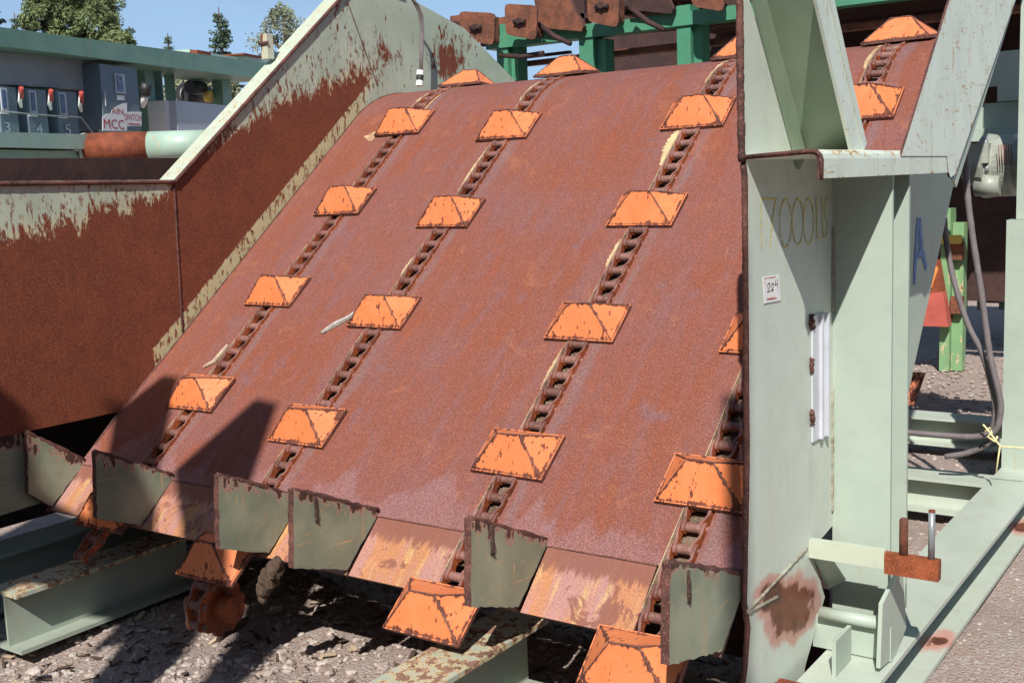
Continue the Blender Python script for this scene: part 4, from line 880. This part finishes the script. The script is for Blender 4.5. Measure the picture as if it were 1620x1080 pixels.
def starter(x0, x1, y0, y1, num, nx, label):
    base = Lp((x0+x1)/2, y1, .3); T_ = thing('starter_cabinet', base, label, 'electrical cabinet', 'motor starter cabinets in a row')
    mb = MB(); Lbox(mb, (x0, y0), (x1, y1), -.02, .26); mb.build('cabinet_body', ['bluegrey'], T_)
    w_ = x1-x0; cxm = x0+w_*.32
    mb = MB(); Lbox(mb, (cxm-7, y0+3), (cxm+7, y0+39), .262, .272); fr = mb.build('switch_window', ['lgrey'], T_)
    mb = MB(); Lbox(mb, (cxm-4.5, y0+6), (cxm+4.5, y0+36), .273, .278); mb.build('window_pane', [M['winblue']], fr)
    mb = MB(); Lbox(mb, (cxm-7, y0+41), (cxm+7, y0+45), .262, .268); mb.build('name_plate', ['white'], T_)
    textmesh(num, nx-4, y1-18, (nx+5, y1-2), .270, 'lgreynum', 'stencil_number', T_)
    hx = x1+2.5; mb = MB(); mb.tube([Lp(hx, y0+33, .36), Lp(hx-2, y0+25, .42), Lp(hx, y0+8, .48)], [.012, .016, .018], 8, 1); mb.tube([Lp(hx+.5, y0+19, .45), Lp(hx, y0+3, .50)], .018, 8, 0); mb.build('lever_handle', ['handle', 'white'], T_)
    return T_
M['winblue'] = mat_flat('dark_blue_window', (.09, .14, .26), .25, .05, 5); M['lgreynum'] = mat_flat('faded_stencil_paint', (.36, .42, .48), .6, .2, 30)
starter(-4, 31, 136, 211, '3', 12, 'blue-grey starter cabinet stencilled 3, leftmost of the row')
starter(41, 78, 140, 213, '4', 63, 'blue-grey starter cabinet stencilled 4, middle of the row')
starter(88, 126, 143, 215, '5', 108, 'blue-grey starter cabinet stencilled 5, next to the main switch')
MS = thing('main_switch_cabinet', Lp(190, 210, .3), 'tall blue-grey main switch cabinet with red lettered white stickers', 'electrical cabinet')
mb = MB(); Lbox(mb, (157, 101), (224, 208), -.02, .30); mb.build('cabinet_body', ['bluegrey'], MS)
mb = MB(); Lbox(mb, (144, 100), (156.5, 210), -.02, .20); mb.build('side_duct', [mat_flat('dark_duct', (.07, .10, .10), .5)], MS)
mb = MB(); Lbox(mb, (181.5, 116), (199.5, 149), .302, .312); fr = mb.build('switch_window', ['lgrey'], MS)
mb = MB(); Lbox(mb, (184.5, 119), (196, 146), .3125, .317); mb.build('window_pane', ['winblue'], fr)
mb = MB(); q = Lp(190.5, 125, .3185); mb.tube([q+L_D*.03*math.cos(t)+np.array([0, 0, .03*math.sin(t)]) for t in np.linspace(0, 6.28, 17)], .004, 4); mb.build('badge', ['lgrey'], fr)
mb = MB(); Lbox(mb, (185, 150.5), (197.5, 159), .302, .306); Lbox(mb, (165.5, 146), (168.5, 168), .302, .305); mb.build('name_plate', ['white'], MS)
mb = MB(); 
for poly in ([(162, 207), (162, 186), (168, 180), (175, 180), (178, 173), (186, 168), (194, 164), (200.5, 163), (200.5, 207)], [(201.5, 177), (223.5, 177), (223.5, 200), (201.5, 200)]): mb.prism([Lp(*q, .303) for q in poly], L_N*.003, 0)
st_ = mb.build('sticker', ['white'], MS)
textmesh('MCC', 165, 188, (197, 203), .3075, 'red', 'sticker_lettering', st_, bold=.0); textmesh('AIN', 176, 171, (195, 180), .3075, 'red', 'sticker_lettering', st_); textmesh('SWITCH', 197, 180, (223.3, 190), .3075, 'red', 'sticker_lettering', st_)
mb = MB(); Lbox(mb, (203, 195), (222, 198), .3065, .308); mb.build('sticker_line', ['red'], st_)
mb = MB(); mb.tube([Lp(226, 168, .42), Lp(228, 160, .50), Lp(230, 150, .55)], [.02, .03, .03], 8, 1); mb.tube([Lp(229, 150, .55), Lp(232, 132, .58)], .05, 10, 0); mb.build('lever_handle', ['black', 'white'], MS)
WC = thing('white_cabinet', Lp(310, 210, .1), 'pale grey-white wide cabinet below the black motor', 'electrical cabinet')
mb = MB(); Lbox(mb, (278, 159), (365, 235), -.05, .28); mb.build('cabinet_body', ['lgrey'], WC)
mb = MB(); Lbox(mb, (261, 159), (277.5, 209), -.05, .20); mb.build('side_door', ['white'], WC)
mb = MB()
mb.tube([Lp(*q, .30) for q in ((2, 176), (40, 180), (90, 184), (128, 186), (150, 214))], .007, 6); solo(mb, 'thin_wire', 'steelg', 'thin grey wire strung across the numbered starter cabinets', 'wire')
EM = thing('electric_motor', Lp(312, 160, -.5), 'black electric motor with yellow end cap behind the white cabinet', 'motor')
a, b = Lp(290, 148, -.4), Lp(325, 152, -.4); k_ = np.linalg.norm(a-CAM)/FPX
mb = MB(); mb.tube([a, a+(b-a)*.1, b], [14*k_, 17*k_, 16*k_], 20); mb.tube([Lp(300, 138, -.2), Lp(320, 140, -.2)], 10*k_, 12); mb.build('motor_body', ['black'], EM)
b = Lp(326, 152, -.15); mb = MB(); mb.tube([b, b+(b-a)*.20, b+(b-a)*.24], [9*k_, 9*k_, 6*k_], 18); mb.build('end_cap', ['yellow'], EM)
mb = MB(); mb.tube([a-(b-a)*.06, a], 8*k_, 16); mb.build('fan_cover', ['steelg'], EM)

# ================================================================== yard things at far right
def ground_at(px, py): return onZ(px, py, 0.0)
g0 = ground_at(1504, 584); gp_ = g0[1]
mb = MB(); a = onY(1489, 330, gp_); b = onY(1519, 585, gp_); mb.box((a[0], gp_, -.02), (a[0]+(b[0]-a[0])*.45, gp_+.18, a[2])); mb.box((a[0]+(b[0]-a[0])*.47, gp_+.06, -.02), (b[0], gp_+.18, a[2]-.12)); 
GPst = thing('green_post', (g0[0], g0[1], 0), 'tall spring green rusty post standing on gravel beyond the feeder', 'post')
mb.build('post', ['brightl'], GPst)
mb = MB(); c = onY(1500, 378, gp_-.05); mb.box((c[0]-.25, gp_-.08, c[2]-.04), (c[0]+.10, gp_-.01, c[2]+.03)); mb.build('yellow_bracket', ['yellow'], GPst)
for py in (395, 480): mb = MB(); c = onY(1514, py, gp_+.02); mb.box((c[0]-.04, gp_-.03, c[2]-.08), (c[0]+.05, gp_+.055, c[2]+.06)); mb.build('bolt_clip', ['rustbg'], GPst)
P = [onY(*q, gp_-.15) for q in ((1440, 515), (1500, 517), (1492, 462), (1456, 466))]
CHT = thing('red_chute', ((P[0][0]+P[1][0])/2, gp_-.15, P[0][2]), 'faded red metal chute with orange side next to the spring green post', 'chute')
mb = MB(); mb.prism(P, (0, .12, 0)); mb.build('chute_front', ['redpink'], CHT)
P2 = [onY(*q, gp_-.10) for q in ((1456, 464), (1492, 462), (1484, 412), (1474, 412))]; mb = MB(); mb.prism(P2, (0, .3, 0), 0); mb.build('chute_back', ['orust'], CHT)
P3 = [onY(*q, gp_-.12) for q in ((1462, 455), (1474, 455), (1484, 425), (1477, 418))]; mb = MB(); mb.prism(P3, (0, .02, 0)); mb.build('orange_flap', [mat_flat('plain_orange_paint', (.85, .26, .07), .5)], CHT)
RM = thing('yard_machine', (onY(1575, 480, 9.0)[0], 9.0, 0), 'dark shaded steel machine frame with red inside, beyond the hoses', 'machine')
def Yb(x0, y0, x1, y1, Y_, d, name, mat):
    a, b = onY(x0, y0, Y_), onY(x1, y1, Y_); mb = MB(); mb.box((a[0], Y_, min(a[2], b[2])), (b[0], Y_+d, max(a[2], b[2]))); return mb.build(name, [mat], RM)
Yb(1440, 255, 1720, 345, 9.0, .5, 'top_housing', 'rustdk'); Yb(1560, 345, 1600, 480, 9.2, .1, 'side_panel', 'redrust'); Yb(1521, 345, 1560, 352, 9.0, .1, 'rail', 'teallight')
Yb(1596, 345, 1640, 490, 8.9, .3, 'leg', 'teal'); Yb(1521, 440, 1600, 452, 9.0, .2, 'lower_rail', 'rustdk'); Yb(1524, 370, 1556, 378, 9.4, .1, 'rail', 'lgrey'); Yb(1522, 400, 1556, 418, 9.5, .2, 'rail', 'teallight')
for (x0, x1) in ((1521, 1527), (1548, 1556), (1583, 1589)):
    Yb(x0, 345, x1, 490, 9.1, .1, 'strut', 'teal')
P = [onY(*q, 8.95) for q in ((1556, 350), (1586, 350), (1574, 384), (1566, 384))]; mb = MB(); mb.prism(P, (0, .1, 0)); mb.build('red_funnel', ['redrust'], RM)
g1 = ground_at(1434, 640); mb = MB(); mb.prism([g1+[-.1, 0, 0], g1+[.05, 0, 0], g1+[.10, .1, .22], g1+[-.1, .1, .22]], (0, .03, 0)); solo(mb, 'orange_plate', [M['orange']], 'chipped orange plate leaning low beside the right column', 'steel plate')
# long machines closing the yard's far side
FB = thing('far_conveyor', (2, 18, 0), 'long dark conveyor frame far across the yard at right', 'conveyor')
mb = MB(); mb.box((-4, 18, 1.2), (12, 18.3, 1.9)); mb.build('side_rail', ['teal'], FB)
mb = MB()
for k in range(8): mb.box((-3.5+k*2, 18.05, -.02), (-3.3+k*2, 18.25, 1.19))
mb.build('support_legs', ['rustbg'], FB)

# ================================================================== trees
def leaf_cloud(mb, pts, size, mi=0):
    n = len(pts); a = rng.normal(size=(n, 3)); a /= np.linalg.norm(a, axis=1)[:, None]; b = rng.normal(size=(n, 3)); b -= a*(a*b).sum(1)[:, None]; b /= np.linalg.norm(b, axis=1)[:, None]
    sz = size*rng.uniform(.6, 1.3, (n, 1)); P = np.array(pts); o = len(mb.v)
    V = np.stack([P-a*sz, P-b*sz*.45, P+a*sz, P+b*sz*.45], 1).reshape(-1, 3); mb.v += [tuple(q) for q in V.tolist()]
    mb.f += [[o+4*i, o+4*i+1, o+4*i+2, o+4*i+3] for i in range(n)]; mb.m += [mi]*n; mb.s += [False]*n
def tree_base(px, D):   # foot of a tree D metres along the view, at the pixel column px
    v = ray(px, 300); v = v/np.hypot(v[0], v[1]); p_ = CAM+v*D; return np.array([p_[0], p_[1], 0.0])
def top_z(px, py, D):
    v = ray(px, py); return CAM[2]+v[2]/np.hypot(v[0], v[1])*D
def conifer(px, py, D, rad, label, group='conifers on the skyline'):
    B = tree_base(px, D); H = top_z(px, py, D); T_ = thing('conifer_tree', B, label, 'tree', group)
    mb = MB(); mb.tube([B, B+[0, 0, H*.5], B+[0, 0, H]], [.22, .12, .02], 8); mb.build('trunk', ['bark'], T_)
    pts = []; z = H*.25; mb = MB()
    while z < H*.99:
        fr = (H-z)/(H*.75); R_ = rad*fr**.8*random.uniform(.75, 1.15)+.08; nb = random.randint(5, 8)
        for k in range(nb):
            a = random.uniform(0, 6.28); L = R_*random.uniform(.6, 1.15); n_ = max(8, int(L*90))
            t = rng.uniform(0.12, 1, n_); dr = -0.22*t*L+.12*t*t*L
            jit = rng.normal(size=(n_, 3))*[[.07, .07, .05]]*(.4+.6*(1-t[:, None]))*1.3
            pts.append(np.stack([B[0]+np.cos(a)*t*L, B[1]+np.sin(a)*t*L, z+dr], 1)+jit)
        z += random.uniform(.14, .26)*(H/9)
    leaf_cloud(mb, np.concatenate(pts), .06*rad**.5); mb.build('crown', ['conif'], T_)
def broad(px, py, D, rx, label, mat='leaf', squash=1.5, nclump=90, per=170, sz=.16, group=None, zc=None):
    B = tree_base(px, D); H = top_z(px, py, D); T_ = thing('poplar_tree', B, label, 'tree', group)
    mb = MB(); mb.tube([B, B+[.1, 0, H*.5], B+[0, .1, H*.9]], [.25, .16, .04], 8); mb.build('trunk', ['bark'], T_)
    C0 = B+[0, 0, H-rx*squash]; pts = []
    for k in range(nclump):
        d = rng.normal(size=3); d /= np.linalg.norm(d); r_ = random.uniform(.35, 1.0)**.6; c = C0+d*[rx, rx, rx*squash]*r_*.92
        s_ = rx*random.uniform(.14, .34); q = rng.normal(size=(per, 3)); q /= np.linalg.norm(q, axis=1)[:, None]; pts.append(c+q*s_*rng.uniform(.3, 1.15, (per, 1))**.5)
    mb = MB(); leaf_cloud(mb, np.concatenate(pts), sz); mb.build('crown', [mat], T_)
    mb = MB()
    for k in range(14):
        d = rng.normal(size=3); d[2] = abs(d[2])*.8+.3; d /= np.linalg.norm(d); s0 = B+[0, 0, H*random.uniform(.35, .8)]; mb.tube([s0, s0+d*rx*.5, s0+d*rx*.9+[0, 0, .1]], [.07, .04, .01], 5)
    mb.build('branches', ['bark'], T_)
conifer(12, -25, 46, 1.9, 'tall dark conifer cut by the left edge of the photo')
conifer(49, 22, 50, .9, 'thin little conifer left of the big leafy trees')
conifer(225, 42, 44, 1.15, 'low bushy conifer right of the big leafy trees')
conifer(284, 53, 50, .75, 'smallest conifer tip above the teal beam, between bushy and tall ones')
conifer(366, 12, 45, 1.45, 'tall conifer with open branches standing clear against the sky')
broad(96, -45, 60, 1.15, 'left of the two leafy green trees above the skid', group='leafy trees behind the skid', squash=2.6, sz=.075, per=420)
broad(166, -70, 60, 1.5, 'right and fuller of the two leafy green trees above the skid', group='leafy trees behind the skid', squash=2.2, nclump=130, sz=.075, per=420)
broad(208, 44, 43, .75, 'small rounded leafy bush-like tree left of the low conifer', group='leafy trees behind the skid', squash=1.2, nclump=50, sz=.08)
broad(462, -8, 40, 1.15, 'pale silvery feathery tree just left of the chute wall top', 'leafp', 1.9, 110, 90, .055)
broad(330, 122, 42, 1.5, 'low bushes growing on the bark bank, seen under the teal beam', 'leafp', .35, 40, 90, .10)

# ================================================================== added unseen casters behind the viewer, cut to throw the deck shadows
YP = -3.6
for poly, lab in (([(-.17, 4.62), (-.04, 4.60), (-.03, 4.07), (.05, 3.5), (.11, 3.1), (.11, 0), (-.04, 0), (-.06, 3.1), (-.18, 3.4), (-.30, 3.75), (-.46, 4.07)], 'unseen caster shaped for the flat-topped shadow left of the second chain'),
                  ([(-.79, 4.72), (-.69, 4.72), (-.56, 4.08), (-.26, 3.1), (-.26, 0), (-.55, 0), (-.55, 2.9), (-.98, 4.40)], 'unseen caster shaped for the broad shadow across the leftmost chain'),
                  ([(-2.2, 4.2), (-1.14, 4.06), (-1.10, 3.74), (-.62, 3.62), (-.60, 3.22), (-.72, 3.05), (-.74, 3.28), (-.98, 3.22), (-1.0, 3.05), (-1.12, 2.75), (-1.3, 2.45), (-1.3, 0), (-1.5, 0), (-2.4, 2.1)], 'wide unseen caster shaped to darken the lower left beam'),
                  ([(1.875, 4.92), (1.945, 4.92), (1.945, 0), (1.90, 0)], 'thin unseen caster shaped for the shadow on the rightmost chain')):
    mb = MB(); poly = [(a_-.07, b_) for a_, b_ in poly]; mb.prism([(a_, YP, b_) for a_, b_ in poly], (0, .012, 0), 0, 1); mb.box((min(p_[0] for p_ in poly[-3:]), YP-.08, 0), (min(p_[0] for p_ in poly[-3:])+.012, YP-.001, 2.2)); solo(mb, 'shadow_caster', ['beam', 'edge'], lab, 'post')

NB = thing('rear_sky_blocker', (-2, -9.5, 0), 'added unseen rusty panel behind the viewer that blocks sky light', 'machine')  # added out of view to cut the sky fill from behind
mb = MB(); mb.prism([(-16, -9.5, .5), (12, -9.5, .5), (12, -9.5, 5.6), (8, -9.5, 6.2), (-9, -9.5, 6.0), (-16, -9.5, 5.6)], (0, -.2, 0), 0); mb.build('side_panel', ['rustbg'], NB)
mb = MB(); mb.box((-15, -9.49, 1.6), (11, -9.35, 1.8)); mb.build('side_rail', ['teal'], NB)
NB2 = thing('side_sky_blocker', (9, 0, 0), 'added unseen dark green panel right of the viewer that blocks sky light', 'sky blocker')  # unseen panel added to hold back sky light from the right
mb = MB(); mb.box((7.5, -7, .5), (7.7, 4, 4.2)); mb.build('side_panel', ['teal'], NB2); mb = MB(); mb.box((7.4, -7, .3), (7.49, 4, .5)); mb.build('blocker_rail', ['rustdk'], NB2)
